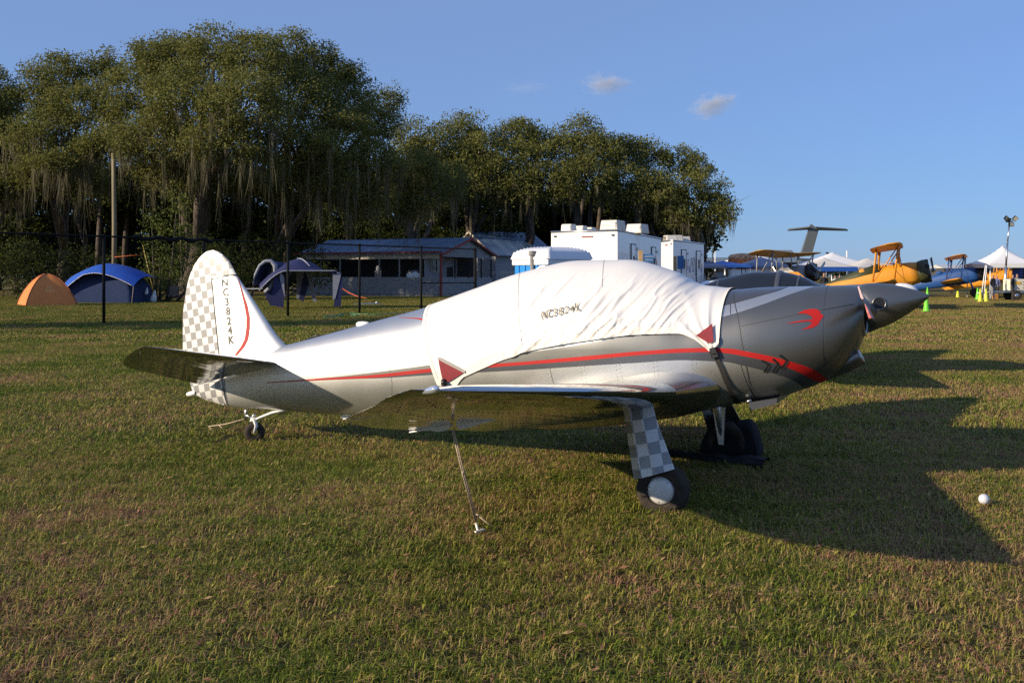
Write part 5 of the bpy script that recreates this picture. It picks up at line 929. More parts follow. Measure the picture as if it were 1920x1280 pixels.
    for (a, b, c) in (((.579,1.010),(.631,.979),(.594,.922)), ((.658,1.022),(.698,.984),(.652,.925)), ((.707,1.052),(.757,1.010),(.714,.950))):
        line_on('louvre', [a, b, c], .016, M['black'], T, .008, 12); line_on('louvre_lip', [(b[0]+.006, b[1]-.004), (c[0]+.012, c[1])], .006, M['alu'], T, .010, 8)
    # ---- fin and rudder
    fin_piece('vertical_fin', np.r_[np.linspace(.72, 1.0, 5), np.linspace(1.05, 1.625, 10)], lambda h: interp(FLE, h), lambda h: interp(FHG, h)+.006, M['silver'], T)
    Hs = np.r_[np.linspace(.326, 1.60, 26)]; rud = fin_piece('rudder', Hs, lambda h: interp(FHG, h)-.004, lambda h: interp(FTE, h), M['checker'], T)
    fin_piece('rudder_horn', np.r_[1.601, 1.62, 1.64], lambda h: interp(FHG, h)+(interp(FLE, 1.66)-interp(FHG, 1.6))*np.clip((h-1.601)/.042, 0, 1), lambda h: interp(FTE, h), M['checker'], T)
    fin_piece('rudder_horn', np.r_[1.64, 1.68, 1.72, 1.76, 1.80, 1.83, 1.855, 1.87, 1.88, 1.886], lambda h: interp(FLE, h), lambda h: interp(FTE, h), M['checker'], T)
    line_on('rudder_joint', [(-4.735,.33),(-4.787,.614),(-4.821,.853),(-4.882,1.237),(-4.936,1.596)], .008, M['seam'], T, .004, 40, on_fin)
    line_on('rudder_joint', [(-4.936,1.596),(-4.65,1.640)], .008, M['seam'], T, .004, 20, on_fin)
    fl = np.array([(-4.626,1.623),(-4.576,1.503),(-4.514,1.332),(-4.483,1.224),(-4.477,1.116),(-4.491,1.009),(-4.531,.934),(-4.615,.840)]); fr = np.array([(-4.626,1.623),(-4.565,1.503),(-4.480,1.332),(-4.446,1.224),(-4.438,1.116),(-4.449,1.009),(-4.490,.934),(-4.590,.840)])
    hh = np.linspace(.845, 1.62, 40); A = on_fin(np.interp(hh, fl[::-1,1], fl[::-1,0]), hh, .003); B_ = on_fin(np.interp(hh, fr[::-1,1], fr[::-1,0])+.001, hh, .003); i = np.arange(39)
    npmesh('red_crescent', np.concatenate([A, B_]), np.stack([i, i+1, i+41, i+40], -1), M['red'], T, True)
    if covered:
        for ch, (F, H) in zip('NC3824K', [(-4.765,1.557),(-4.748,1.461),(-4.73,1.367),(-4.711,1.273),(-4.696,1.176),(-4.68,1.084),(-4.665,.989)]):
            v, f = text_mesh(ch, .108, .0026); ct, st = math.cos(.12), math.sin(.12)
            mobj('letter', on_fin(F+v[:,0]*ct-v[:,1]*st, H+v[:,0]*st+v[:,1]*ct, .0035), f, M['ink2'], T)
    b = MB(); b.lathe([(.0,-.10),(.018,-.085),(.026,-.05),(.028,0),(.02,.03)], 14, axis_matrix((-5.19,0,.435), (1,0,.2))); b.build('tail_light', M['white'], T)
    # ---- tailplanes
    for sg in (-1, 1):
        def ssec(R):
            F = -4.075-.165*(R-.1); c = .975-.285*(R-.1); 
            if R > 1.12: c *= max(.004, 1-((R-1.12)/.385)**2)**.6; F -= .06*(1-math.sqrt(max(0, 1-((R-1.12)/.385)**2)))
            return (R, F, .787+.175*(R-.1), c, .085 if R < 1.3 else .07, math.radians(12.2))
        R1 = [.02,.1,.4,.7,1.0,1.12,1.22,1.3,1.36,1.41,1.45,1.48,1.495,1.503]
        wing_piece('stabilizer', [ssec(r) for r in R1], 0, .55, M['polished'], T, sg, droop=0)
        wing_piece('elevator', [ssec(r) for r in R1[1:]], .558, 1, M['polished'], T, sg, k=10, droop=math.radians(5.5))
    # ---- wings
    for sg in (-1, 1):
        w = wing_piece('wing', sub_rows(WR, .85, 4.152), 0, .76, M['polished'], T, sg, k=26); wing_piece('wing_root_fillet', sub_rows(WR, .30, .85), 0, .76, M['satin'], T, sg, k=26)
        wing_piece('flap', sub_rows(WR, .42, 2.16), .764, 1, M['polished'], T, sg, k=8)
        wing_piece('aileron', sub_rows(WR, 2.18, 3.68), .764, 1, M['polished'], T, sg, k=8, droop=math.radians(2))
        wing_piece('wing_tip', sub_rows(WR, 3.70, 4.152), .764, 1, M['polished'], T, sg, k=8)
        # wing light in a clear teardrop at the leading edge
        for Rj in (1.55, 2.25, 2.95, 3.55):
            V = []
            for xq in np.linspace(.03, .75, 22):
                for dR in (-.0025, .0025): q = wing_chord_pt(Rj+dR, xq, -1); V.append((q.x, -q.y*sg, q.z-.0012))
            mobj('rib_joint', V, [tuple(q) for q in grid_faces(22, 2, False)], M['dark_grey'], T)
        V = []; Fc = []
        for Rj in np.arange(.95, 4.0, .07):
            for xq in (.10, .32, .60):
                q = wing_chord_pt(Rj, xq, -1); k_ = len(V); V.append((q.x, -q.y*sg, q.z-.0035))
                for a_ in range(5): V.append((q.x+.0055*math.cos(a_*1.2566), -q.y*sg+.0055*math.sin(a_*1.2566), q.z-.0008))
                for a_ in range(5): Fc.append((k_, k_+1+a_, k_+1+(a_+1) % 5))
        mobj('rivets', V, Fc, M['alu'], T, kind='stuff')
        F, H = wsec(4.10)[1:3]; b = MB(); b.lathe([(.002,-.075),(.009,-.05),(.015,-.018),(.017,.012),(.015,.028),(.008,.038),(.001,.04)], 16, axis_matrix((F+.01, sg*4.125, H+.004), (1, sg*.25, .25)))
        b.build('wing_tip_light', mat('clear_lens_%d' % sg, (.72,.76,.82), .08, .75, .05), T)
        # hinge brackets under the trailing edge
        def bracket(pts):
            """thin fitting hanging from the underside; pts: (forward, drop, thickness half)"""
            V = []
            for F_, dr, hw, tp in pts:
                _, Fl, Hl, c_, t_, al_ = wsec(2.4); q = wing_chord_pt(2.4, min(.995, (Fl-F_)/(c_*math.cos(al_))), -1)
                for y_, z_ in ((-hw, tp), (hw, tp), (hw, -dr), (-hw, -dr)): V.append((F_, sg*(2.4+y_), q.z+z_))
            k_ = len(pts); Fc = [tuple(q) for q in grid_faces(k_, 4)]+[(3,2,1,0), tuple(range(4*k_-4, 4*k_))]
            return mobj('hinge_bracket', V, Fc, M['white'], T)
        bracket([(-.970,.012,.018,.004),(-1.0,.034,.018,.004),(-1.05,.036,.018,.004),(-1.11,.024,.014,.004),(-1.17,.020,.009,-.006),(-1.27,.030,.004,-.022)])
        bracket([(-.66,.003,.006,.004),(-.76,.018,.012,.004),(-.86,.034,.016,.004),(-.905,.038,.016,.004),(-.93,.010,.016,.004)])
    # ---- landing gear, right leg with chequered door
    D = [((-.335,.745),.96),((-0.292,0.649),1.10),((-0.186,0.199),1.20)]; E_ = [((-.10,.79),.93),((-0.066,0.680),1.10),((0.113,0.301),1.20)]
    def door(sg, m):
        V = []; rows = 9
        for a in np.linspace(0, 1, rows):
            k = 0 if a < .15 else 1; t = a/.15 if a < .15 else (a-.15)/.85
            l0, l1 = D[k], D[k+1]; r0, r1 = E_[k], E_[k+1]
            A = Vector((l0[0][0]*(1-t)+l1[0][0]*t, l0[1]*(1-t)+l1[1]*t, l0[0][1]*(1-t)+l1[0][1]*t)); B_ = Vector((r0[0][0]*(1-t)+r1[0][0]*t, r0[1]*(1-t)+r1[1]*t, r0[0][1]*(1-t)+r1[0][1]*t))
            for u, bow in ((0,-.055),(.24,.0),(.6,.012),(1,-.02)):
                p = A.lerp(B_, u); V.append((p.x, sg*(p.y+bow), p.z))
        n = len(V); V += [(x, y-sg*.006, z) for x, y, z in V]; Fc = []
        for i in range(rows-1):
            for j in range(3): a = i*4+j; Fc += [(a, a+1, a+5, a+4), (n+a, n+a+4, n+a+5, n+a+1)]
            Fc += [(i*4, i*4+4, n+i*4+4, n+i*4), (i*4+3, n+i*4+3, n+i*4+7, i*4+7)]
        Fc += [(k, n+k, n+k+1, k+1) for k in range(3)]+[((rows-1)*4+k, (rows-1)*4+k+1, n+(rows-1)*4+k+1, n+(rows-1)*4+k) for k in range(3)]
        return mobj('gear_door', V, Fc, m, T)
    def wheel(sg):
        ctr = Vector((.01, sg*1.085, .135)); Mx = axis_matrix(ctr, (0, sg, .06))
        b = MB(); R_, wd = .180, .085; pr = [(.098,-.07),(.12,-.082),(.150,-wd),(.168,-.078),(.178,-.055),(.179,-.034),(.172,-.031),(.172,-.027),(.181,-.024),(.182,-.004),(.174,-.002),(.174,.002),(.182,.004),(.181,.024),(.172,.027),(.172,.031),(.179,.034),(.178,.055),(.168,.078),(.150,wd),(.146,.0862),(.142,.0845),(.12,.082),(.112,.084),(.106,.081),(.098,.07)]
        b.lathe(pr, 40, Mx); ty = b.build('tyre', M['rubber'], T)
        b = MB(); b.lathe([(.001,.088),(.060,.0875),(.080,.084),(.090,.077),(.0985,.062),(.100,.03),(.09,-.05),(.001,-.05)], 36, Mx); hb = b.build('hub_cap', M['hub'], T)
        b = MB(); 
        for q in (.9, 2.9, 4.6): b.lathe([(.001,.003),(.004,.001),(.005,-.004)], 8, Mx @ Matrix.Translation((.078*math.cos(q), .078*math.sin(q), .086)))
        b.build('hub_screws', M['seam'], T)
    door(-1, M['checker_door']); wheel(-1)
    b = MB(); b.tube([(-.18,-.86,.74),(-.08,-.93,.42),(-.02,-.96,.16)], [.034,.030,.026], 12); b.build('gear_leg', M['alu'], T)
    b = MB(); b.tube([(-.02,-.95,.16),(.01,-1.10,.15)], .022, 10); b.build('axle', M['alu'], T)
    b = MB(); b.tube([(-.12,-.98,.66),(-.06,-1.02,.45),(.0,-1.02,.24),(.01,-1.06,.17)], .006, 6); b.build('brake_line', M['black'], T)
    b = MB(); b.tube([(-.17,-1.0,.60),(-.17,-1.09,.585)], .018, 10); b.build('door_latch', M['silver'], T)
    door(1, M['silver_grey']); wheel(1)
    b = MB(); b.hexa([(-.045,.93,.13),(.0,.93,.13),(.0,.96,.13),(-.045,.96,.13)], [(-.10,.93,.46),(.01,.93,.46),(.01,.96,.46),(-.10,.96,.46)]); b.tube([(-.09,.88,.70),(-.05,.93,.42),(-.02,.96,.16)], [.03,.03,.024], 10); b.build('gear_leg', M['silver'], T)
    # ---- tail wheel on its leaf spring
    b = MB(); b.tube([(-4.02,0,.335),(-4.20,0,.295),(-4.36,0,.235),(-4.43,0,.205)], [.028,.028,.024,.020], 8, flat=.55); b.build('tail_spring', M['white'], T)
    b = MB(); dr = Vector((.82,.57,0)); ax = Vector((-.57,.82,0)); b.lathe([(.035,-.03),(.06,-.037),(.085,-.034),(.098,-.018),(.101,0),(.098,.018),(.085,.034),(.06,.037),(.035,.03)], 26, axis_matrix((-4.42,0,.088), ax)); b.build('tail_tyre', M['rubber'], T)
    b = MB()
    for s_ in (-1, 1): b.tube([Vector((-4.42,0,.088))+ax*.048*s_, Vector((-4.42,0,.16))+ax*.048*s_+dr*.02, Vector((-4.425,0,.215))+ax*.03*s_], [.016,.022,.02], 8, flat=.6)
    b.tube([(-4.425,0,.20),(-4.43,0,.235)], [.045,.03], 12); b.build('tail_fork', M['white'], T)
    b = MB(); b.tube([(-4.44,0,.215),(-4.50,0,.245),(-4.535,.0,.245)], [.014,.014,.014], 8); b.tube([(-4.535,0,.20),(-4.53,0,.30),(-4.515,0,.335)], [.014,.013,.012], 8); b.tube([(-4.46,-.01,.22),(-4.40,-.02,.27)], .012, 8); b.build('steering_arm', M['alu'], T)
    # ---- spinner, propeller
    AX = Vector((math.cos(PITCH), 0, math.sin(PITCH))); HB = Vector((1.262, 0, 1.392)); Mx = axis_matrix(HB, AX)
    if covered: pr = [(.001,0),(.168,0),(.174,.008),(.172,.05),(.163,.11),(.146,.17),(.124,.23),(.099,.29),(.071,.345),(.043,.395),(.018,.433),(.004,.448),(.0005,.450)]
    else: pr = [(.001,0),(.165,0),(.171,.01),(.165,.08),(.142,.16),(.105,.23),(.06,.28),(.02,.30),(.0005,.302)]
    b = MB(); b.lathe(pr, 64, Mx); b.build('spinner', spin_mat, T)
    if covered:
        # round blade opening in the spinner's side
        c = Vector((1.366,-.156,1.424)); nn = Vector((.22,-.97,.05)).normalized(); Ho = axis_matrix(c, nn)
        b = MB(); b.lathe([(.0005,.010),(.040,.010)], 28, Ho); b.build('blade_opening', M['black'], T)
        b = MB(); b.lathe([(.040,.010),(.044,.016),(.050,.012),(.053,-.01)], 28, Ho); b.build('opening_rim', spin_mat, T)
    for sg in (-1, 1):
        V = []; rs = [.10,.2,.35,.5,.65,.78,.86,.90,.915]; ch = [.05,.08,.13,.17,.20,.215,.225,.20,.12]; tw = [48,40,31,24,19,15,11,9,8]
        mats = []
        for r_, c_, a_ in zip(rs, ch, tw):
            a = math.radians(a_); up = Vector((-math.sin(PITCH), 0, math.cos(PITCH))); d = (up*math.cos(a)-AX*math.sin(a)).normalized(); nn = d.cross(Vector((0,1,0))); o0 = Vector((1.325, sg*r_, 1.405+.045*(r_/.9)))
            for u, t in ((.5,0),(.25,.03),(-.1,.05),(-.5,0),(-.1,-.02),(.25,-.02)): V.append(o0+d*u*c_+nn*t*c_*(2.2-1.6*r_))
        n = 6; Fc = [tuple(q) for q in grid_faces(len(rs), n)]+[tuple(range(n)), tuple(range((len(rs)-1)*n, len(rs)*n))]
        bl = mobj('propeller_blade', V, Fc, [M['dark_grey'], M['alu']], T, True)
        for s_, e_, mm in ((.18,.5,'pink'), (-.5,-.08,'pink')):
            # painted tip bands wrapped over the last centimetres of the blade
            W = []; 
            for r_, c_, a_ in ((.80,.222,13),(.86,.232,11),(.905,.214,9),(.921,.135,8)):
                a = math.radians(a_); up = Vector((-math.sin(PITCH), 0, math.cos(PITCH))); d = (up*math.cos(a)-AX*math.sin(a)).normalized(); nn = d.cross(Vector((0,1,0))); o0 = Vector((1.325, sg*r_, 1.405+.045*(r_/.9)))
                for u, t in ((e_,.016),(s_,.060),(s_,-.030),(e_,-.016)): W.append(o0+d*u*c_*1.02+nn*t*c_)
            f2 = [tuple(q) for q in grid_faces(4, 4)]+[(12,13,14,15),(3,2,1,0)]; mobj('tip_band', W, f2, M['tip_pink'] if s_ > 0 else M['tip_red'], T)
    # ---- chin scoop, cowl outlet, belly drain
    b = MB(); pts = [(.86,0,.86),(.98,0,.905),(1.10,0,.965),(1.20,0,1.025),(1.222,0,1.035)]; b.tube(pts, [.04,.070,.078,.076,.072], 20, cap=False, flat=1.0)
    for i, v in enumerate(b.v): v.y *= 1.9
    b.tube([(1.224,0,1.035),(1.16,0,1.0)], [.062,.05], 20, cap=True)
    for v in b.v[100:]: v.y *= 1.9
    b.build('chin_scoop', M['silver_grey'], T)
    b = MB(); b.hexa([(.462,-.30,.612),(.462,.30,.612),(.66,.30,.674),(.66,-.30,.674)], [(.452,-.30,.672),(.452,.30,.672),(.66,.30,.715),(.66,-.30,.715)]); b.build('cowl_outlet', M['dark_grey'], T)
    b = MB(); b.tube([(.43,-.28,.672),(.47,-.28,.690)], .012, 8); b.build('exhaust_lip', M['alu'], T)
    b = MB(); b.lathe([(.001,.022),(.03,.018),(.042,.004),(.044,-.02)], 18, Matrix.Translation((-3.16,0,1.182)) @ Matrix.Diagonal((1.8,.8,1,1))); b.build('roof_beacon', M['white'], T)
    b = MB(); b.tube([(-3.80,0,1.02),(-3.70,0,1.055),(-3.60,0,1.062)], [.006,.009,.004], 8); b.build('antenna', M['black'], T)
    b = MB(); b.hexa([(-3.20,-.012,.315),(-3.20,.012,.315),(-3.38,.004,.275),(-3.38,-.004,.275)], [(-3.16,-.012,.33),(-3.16,.012,.33),(-3.42,.006,.33),(-3.42,-.006,.33)]); b.build('belly_fin', M['white'], T)
    return T
M['tip_pink'] = mat('pinkish_white_blade_tip', (.70,.45,.44), .4, 0, .05); M['tip_red'] = mat('red_and_white_blade_tip', (.62,.20,.18), .4, 0, .4, 30)
PLANE_LOC = (1.495, 7.867, 0); PLANE_RZ = -math.radians(24.21)
swift = make_swift('parked_aeroplane', 'silver two-seat monoplane with checkered rudder and red stripe under a white canopy cover', PLANE_LOC, PLANE_RZ, True, M['spin_grey'] if 'spin_grey' in M else M['silver_grey'])
# ---- canopy cover: top-level, it lies on the aeroplane
cover = thing('canopy_cover', 'wrinkled white cloth cover strapped over the canopy of the silver monoplane', 'cover', PLANE_LOC, PLANE_RZ)
CLOW = [(-2.46,.70),(-2.2,.698),(-2.118,.700),(-1.95,.767),(-1.736,.859),(-1.428,.983),(-1.135,1.058),(-.764,1.125),(-.33,1.182),(-.042,1.192),(.082,1.159),(.165,1.106),(.215,1.074),(.232,1.085),(.262,1.11),(.30,1.15)]
def cover_pt(F0, t, extra=0.0):
    """F0 along the cover, t 0 at the ridge .. 1 at the lower edge (right side)"""
    T, B, W, nu, nl = prof(F0); Mm = mid(T, B); low = interp(CLOW, F0); r = (low-Mm)/np.where(low > Mm, T-Mm, Mm-B)
    thl = np.where(r > 0, np.arcsin(np.clip(np.abs(r), 0, 1)**(nu/2)), -np.arcsin(np.clip(np.abs(r), 0, 1)**(nl/2)))
    th = np.pi/2+(thl-np.pi/2)*t; y, z = sec(F0, th)
    F = F0+.27*np.clip((1.37-z)/.67, 0, 1)*np.clip((-F0-1.9)/.5, 0, 1); y2 = side(F, np.minimum(z, prof(F)[0]-.001)); w_ = np.clip((-F0-1.9)/.5, 0, 1)*np.clip((1.30-z)/.1, 0, 1); y = y*(1-w_)+y2*w_
    # folds
    wf = np.zeros_like(F); a = F*math.cos(.85)+z*math.sin(.85); c = -F*math.sin(.85)+z*math.cos(.85)
    wob = fbm(np.stack([F*2.3, z*2.3, F*0], -1).reshape(-1, 3), 2, 5).reshape(F.shape)
    n1 = fbm(np.stack([a*2.4+7, (c+.16*wob)*13, a*0+1.5], -1).reshape(-1, 3), 2, 11).reshape(F.shape)
    n2 = fbm(np.stack([a*4+3, (c+.1*wob)*30, a*0+4.5], -1).reshape(-1, 3), 2, 17).reshape(F.shape)
    rid = (1-np.abs(2*n1-1))**6; rid2 = (1-np.abs(2*n2-1))**5
    mk = np.clip((F+1.50)/.18, 0, 1)*np.clip((.08-F)/.2, 0, 1)*np.clip((1.66-z)/.22, 0, 1)
    big = fbm(np.stack([F*1.5, z*1.5, F*0+9], -1).reshape(-1, 3), 2, 23).reshape(F.shape)
    wf = wf+mk*(rid*.020*np.clip(big*2.2-.4, .15, 1.3)+rid2*.0065)
    hem = np.exp(-((1-t)*1.0/.14)**2); gath = noise3(np.stack([F*46, z*3, F*0+2], -1).reshape(-1, 3), 31).reshape(F.shape)
    wf = wf+hem*.009*(gath-.3)*np.clip((F+1.6)/.2, 0, 1)
    # folds radiating from the front buckle
    dx, dz = F-.225, z-1.06; an = np.arctan2(dx, dz); rr = np.hypot(dx, dz); fo = np.clip(1-rr/.50, 0, 1)**.7*np.clip((F+.12)/.12, 0, 1)
    wf = wf+fo*.022*(1-np.abs(2*noise3(np.stack([an*5.5, F*0, F*0+3], -1).reshape(-1, 3), 41).reshape(F.shape)-1))**3
    return F, y, z, wf+.012+extra
def cover_pts(F0, t, extra=0.0):
    e = .004; F, y, z, w = cover_pt(F0, t, extra); n, _ = bnormal(F, np.minimum(np.maximum(z, .4), prof(F)[0]-.004)); up = np.clip((z-(prof(F)[0]-.03))/.03, 0, 1)[..., None]
    n = n*(1-up)+np.array([0, 0, 1.0])*up; n[..., 1] *= np.minimum(1, np.abs(y)/.02); ln = np.linalg.norm(n, axis=-1, keepdims=True); n = n/np.maximum(ln, .3)
    return np.stack([F+n[..., 0]*w, -(y+n[..., 1]*w), z+n[..., 2]*w], -1)
NF, NTt = 420, 110
F0, tt = np.meshgrid(np.linspace(-2.44, .272, NF), np.linspace(0, 1, NTt), indexing='ij'); P = cover_pts(F0, tt); Q = P[:, 1:]*np.array([1, -1, 1]); G = np.concatenate([Q[:, ::-1], P], 1)
npmesh('cloth', G.reshape(-1, 3), grid_faces(NF, G.shape[1], False), M['cloth'], cover, True)
# hem bands, seams
def strip(name, F0, ta, tb, m, ex=.003, w=8):
    n = len(F0); A = [cover_pts(F0, ta+(tb-ta)*k/(w-1), ex) for k in range(w)]; G_ = np.stack(A, 1)
    for s_ in (1, -1): npmesh(name, (G_*np.array([1, s_, 1])).reshape(-1, 3), grid_faces(n, w, False), m, cover, True)
Fh = np.linspace(-2.44, .272, 300); strip('hem', Fh, np.full(300, .945), np.full(300, 1.012), M['cloth_hem'])
tv = np.linspace(0, 1.0, 90); strip('hem', np.full(90, -2.442), tv, tv, M['cloth_hem'])
def vstrip(name, Fa, Fb, m, ex=.003, t0=0., t1=1.0):
    t = np.linspace(t0, t1, 100); G_ = np.stack([cover_pts(np.interp(t, [0,1], [a, a+d_]), t, ex) for a, d_ in ((Fa[0], Fa[1]-Fa[0]), ((Fa[0]+Fb[0])/2, (Fa[1]+Fb[1]-Fa[0]-Fb[0])/2), (Fb[0], Fb[1]-Fb[0]))], 1)
    for s_ in (1, -1): npmesh(name, (G_*np.array([1, s_, 1])).reshape(-1, 3), grid_faces(100, 3, False), m, cover, True)
vstrip('hem', (-2.445,-2.445), (-2.41,-2.41), M['cloth_hem']); vstrip('hem', (.255,.255), (.276,.276), M['cloth_hem'])
M['thread'] = mat('grey_stitching', (.34,.32,.29), .8, 0, .1)
vstrip('stitched_seam', (-1.563,-1.31), (-1.559,-1.306), M['thread'], .002, 0, .95); vstrip('stitched_seam', (-.802,-.60), (-.798,-.596), M['thread'], .002, 0, .55)
def on_cover(F, H, off=.004):
    """right side of the cover at given forward and height"""
    T, B, W, nu, nl = prof(F); Mm = mid(T, B); low = interp(CLOW, F); r = (low-Mm)/np.where(low > Mm, T-Mm, Mm-B); thl = np.where(r > 0, np.arcsin(np.clip(np.abs(r), 0, 1)**(nu/2)), -np.arcsin(np.clip(np.abs(r), 0, 1)**(nl/2)))
    q = (H-Mm)/np.where(H > Mm, T-Mm, Mm-B); th = np.where(q > 0, np.arcsin(np.clip(np.abs(q), 0, 1)**(nu/2)), -np.arcsin(np.clip(np.abs(q), 0, 1)**(nl/2)))
    return cover_pts(F, (np.pi/2-th)/(np.pi/2-thl), off)
for k, ch in enumerate('NC3824K'):
    v, f = text_mesh(ch, .085, .0022); F = -1.152+k*.0485; H = 1.300+k*.0098+.002
    mobj('letter', on_cover(F+v[:,0]*.80-v[:,1]*.02, H+v[:,1]+v[:,0]*.17, .014), f, M['ink'], cover)
v, f = fill_poly([(-2.150,.921),(-2.105,.735),(-2.050,.732),(-1.884,.816)]); mobj('corner_patch', on_body(v[:,0], v[:,1], .022), f, M['maroon'], cover)
line_on('stitching', [(-2.150,.926),(-1.876,.822)], .022, M['thread'], cover, .024)
v, f = fill_poly([(.105,1.172),(.222,1.258),(.237,1.135),(.205,1.120)]); mobj('corner_patch', on_body(v[:,0], v[:,1], .034), f, M['maroon'], cover)
ST = [(.218,1.125),(.226,1.10),(.248,1.041),(.290,.943),(.330,.821),(.352,.72),(.356,.66)]
line_on('front_strap', ST, .036, M['strap'], cover, .014, 50)
b = MB(); c = on_body(np.array([.236]), np.array([1.065]), .03)[0]; n0 = bnormal(np.array([.236]), np.array([1.065]))[0][0]; Rm = axis_matrix(c, (n0[0], -n0[1], n0[2])).to_3x3()
Rb = Matrix(((.38,0,.92),(0,1,0),(-.92,0,.38)))
for dx, dz, w_, h_ in ((0,0,.050,.030),(0,-.034,.050,.024),(.022,-.017,.008,.06),(-.022,-.017,.008,.06),(0,.024,.046,.010)):
    ct, st = math.cos(.35), math.sin(.35); b.box((c[0]+dx*ct-dz*st, c[1], c[2]+dx*st+dz*ct), (w_, .016, h_), Matrix.Rotation(-.35, 3, 'Y'))
b.build('buckle', M['black'], cover)
b = MB(); b.tube([(-2.09,-.405,.735),(-2.08,-.42,.69),(-2.07,-.43,.60)], [.022,.028,.018], 8, flat=.5); b.build('rear_strap', M['strap'], cover)
b = MB(); b.tube([(-2.10,-.40,.745),(-2.085,-.412,.705)], [.02,.03], 8); b.build('rear_toggle', M['black'], cover)
# ---- black nylon draped over the left wheel
wc = thing('wheel_cover', 'black nylon cover draped over the left main wheel of the silver monoplane', 'cover', PLANE_LOC, PLANE_RZ)
NN = 60; V = []; u, v_ = np.meshgrid(np.linspace(-1, 1, NN), np.linspace(-1, 1, 40), indexing='ij'); xx = .03+u*.26; yy = 1.15+v_*.15
hh = (.35+.03*u-.05*np.sin(u*4+1))*np.sqrt(np.clip(1-np.abs(u)**2.6, 0, 1))*(1-.35*np.abs(v_)**4); hh = hh+.075*(fbm(np.stack([u*4, v_*3, u*0], -1).reshape(-1, 3), 3, 3).reshape(u.shape)-.5)*(hh > .05); hh[np.abs(u) >= .999] = -.02; hh[:, 0] = -.02; hh[:, -1] = -.02
V = np.stack([xx+.02*(fbm(np.stack([u*6, v_*6, u*0+5], -1).reshape(-1, 3), 2, 9).reshape(u.shape)-.5), yy, hh], -1); npmesh('nylon', V.reshape(-1, 3), grid_faces(NN, 40, False), M['tarp'], wc, True)
u, v_ = np.meshgrid(np.linspace(0, 1, 70), np.linspace(-1, 1, 24), indexing='ij'); gx = -.55+u*.95; gy = .86+v_*(.10+.10*u)-.10*u+.03*np.sin(u*9); gh = .03+.06*fbm(np.stack([u*9, v_*2, u*0], -1).reshape(-1, 3), 3, 4).reshape(u.shape)*np.clip(1-np.abs(v_)**2, 0, 1)-.05*(np.abs(v_) > .95)
npmesh('nylon_skirt', np.stack([gx, gy, gh], -1).reshape(-1, 3), grid_faces(70, 24, False), M['tarp'], wc, True)
# ---- tie-down ropes and stake
PT = Matrix.Translation(PLANE_LOC) @ Matrix.Rotation(PLANE_RZ, 4, 'Z')
def rope(name, pts, r, label, extra=None):
    t = thing(name, label, 'rope', pts[-1]); L0 = Vector(pts[-1]); b = MB()
    for o_ in (-1, 1): b.tube([Vector(p)-L0+Vector((o_*r*.9, 0, 0)) for p in pts], r, 6)
    b.build('strands', M['rope'], t); return t
a = PT @ loc(-.96,2.4,.675); g_ = gpt(893, 986); mdl = a.lerp(g_, .42)
t = rope('tie_down_rope', [a, a.lerp(g_, .4)+Vector((0,0,-.004)), g_+Vector((0,0,.03))], .0058, 'tan tie-down rope running from under the near wing to the grass')
b = MB(); L0 = g_+Vector((0,0,.03)); b.tube([mdl-L0+Vector((0,0,-.015)), mdl-L0+Vector((0,0,.015))], .010, 8); b.tube([(0,0,.02),(-.01,.0,-.01),(.012,0,-.02)], [.011,.014,.010], 8)
b.tube([(0,0,.05),(.03,-.02,.03),(.07,-.03,.0),(.11,-.02,-.025)], .004, 6); b.build('knot', M['rope'], t)
s_ = gpt(899, 1003); st = thing('ground_stake', 'pale plastic tie-down stake lying in the grass at the end of the near rope', 'stake', s_)
b = MB(); Rs = Matrix.Rotation(.9, 3, 'Z'); b.box((0,0,.030), (.085,.016,.010), Rs); bevel(b.build('stake_head', M['rope_pale'] if 'rope_pale' in M else M['cloth_hem'], st), .002)
b = MB(); b.tube([(-.01,.0,.03),(-.02,.05,.05),(-.022,.075,.055)], [.008,.009,.006], 8); b.build('stake_shank', M['cloth_hem'], st)
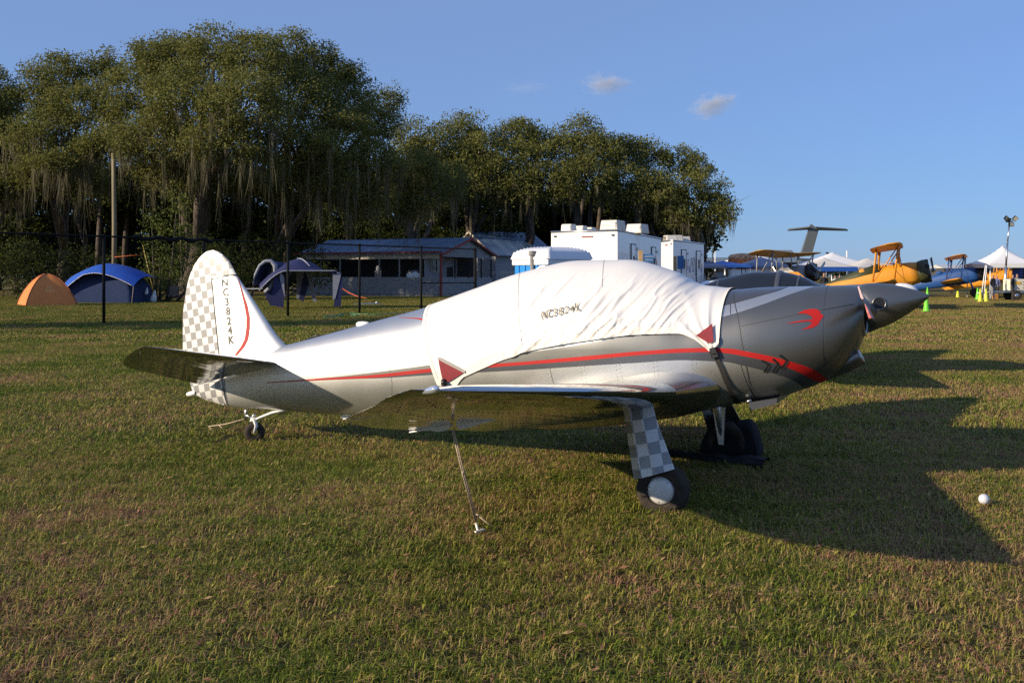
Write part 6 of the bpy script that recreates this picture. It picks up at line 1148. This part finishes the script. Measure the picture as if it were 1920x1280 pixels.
a = PT @ Vector((-4.53,0,.215)); g_ = gpt(392, 808)+Vector((0,0,.05)); t = rope('tail_rope', [a, a.lerp(g_, .5)+Vector((0,0,-.012)), g_], .0045, 'tan rope stretched from the tail wheel to the grass behind')
b = MB(); b.tube([(0,0,0),(.02,0,-.03),(.05,0,-.05)], .007, 6); b.tube([(.1,0,.02),(.14,0,-.02),(.16,0,-.04)], .006, 6); b.build('knot', M['rope'], t)
# ---- ball in the grass
g_ = gpt(1845, 950); bl = MB(); bl.lathe([(.0005,.037)]+[(.037*math.sin(q), .037*math.cos(q)) for q in np.linspace(.2, 2.94, 14)]+[(.0005,-.037)], 24); o = bl.build('ball', mat('white_ball', (.62,.62,.66), .4, 0, .05, bump=.4, bs=180)); o.location = (g_.x, g_.y, .055); tag(o, 'small white ball lying in the grass right of the aeroplane shadow', 'ball')
# ---- second aeroplane of the same type beyond the first
off = Vector((math.sin(math.radians(24.21)), math.cos(math.radians(24.21)), 0))*9.3
far = make_swift('parked_aeroplane', 'second silver monoplane with bare glass canopy and white spinner, behind the covered one', tuple(Vector(PLANE_LOC)+off+Vector((-.20, .10, -.055))), PLANE_RZ, False, M['white'])
cg = []
n = 40; Fc_ = np.linspace(-2.0, .10, n); tq = np.linspace(0, 1, 24); FF, TT = np.meshgrid(Fc_, tq, indexing='ij'); T_, B_, W_, nu_, nl_ = prof(FF); Mm_ = mid(T_, B_); r_ = np.clip((1.36-Mm_)/(T_-Mm_), 0, 1); thl_ = np.arcsin(r_**(nu_/2)); y_, z_ = sec(FF, np.pi/2+(thl_-np.pi/2)*TT)
P = np.stack([FF, -y_*1.012, z_+.006], -1); Q = P[:, 1:]*np.array([1, -1, 1]); G = np.concatenate([Q[:, ::-1], P], 1); npmesh('canopy_glass', G.reshape(-1, 3), grid_faces(n, G.shape[1], False), M['glass'], far, True)
for Fq in (-1.62, -.62, -.30, .08):
    k_ = int(np.argmin(abs(Fc_-Fq))); b = MB(); b.tube([Vector(p)+Vector((0,0,.004)) for p in G[k_]], .020 if Fq != -.62 else .05, 6, flat=.5); b.build('canopy_frame', M['dark_grey'], far)
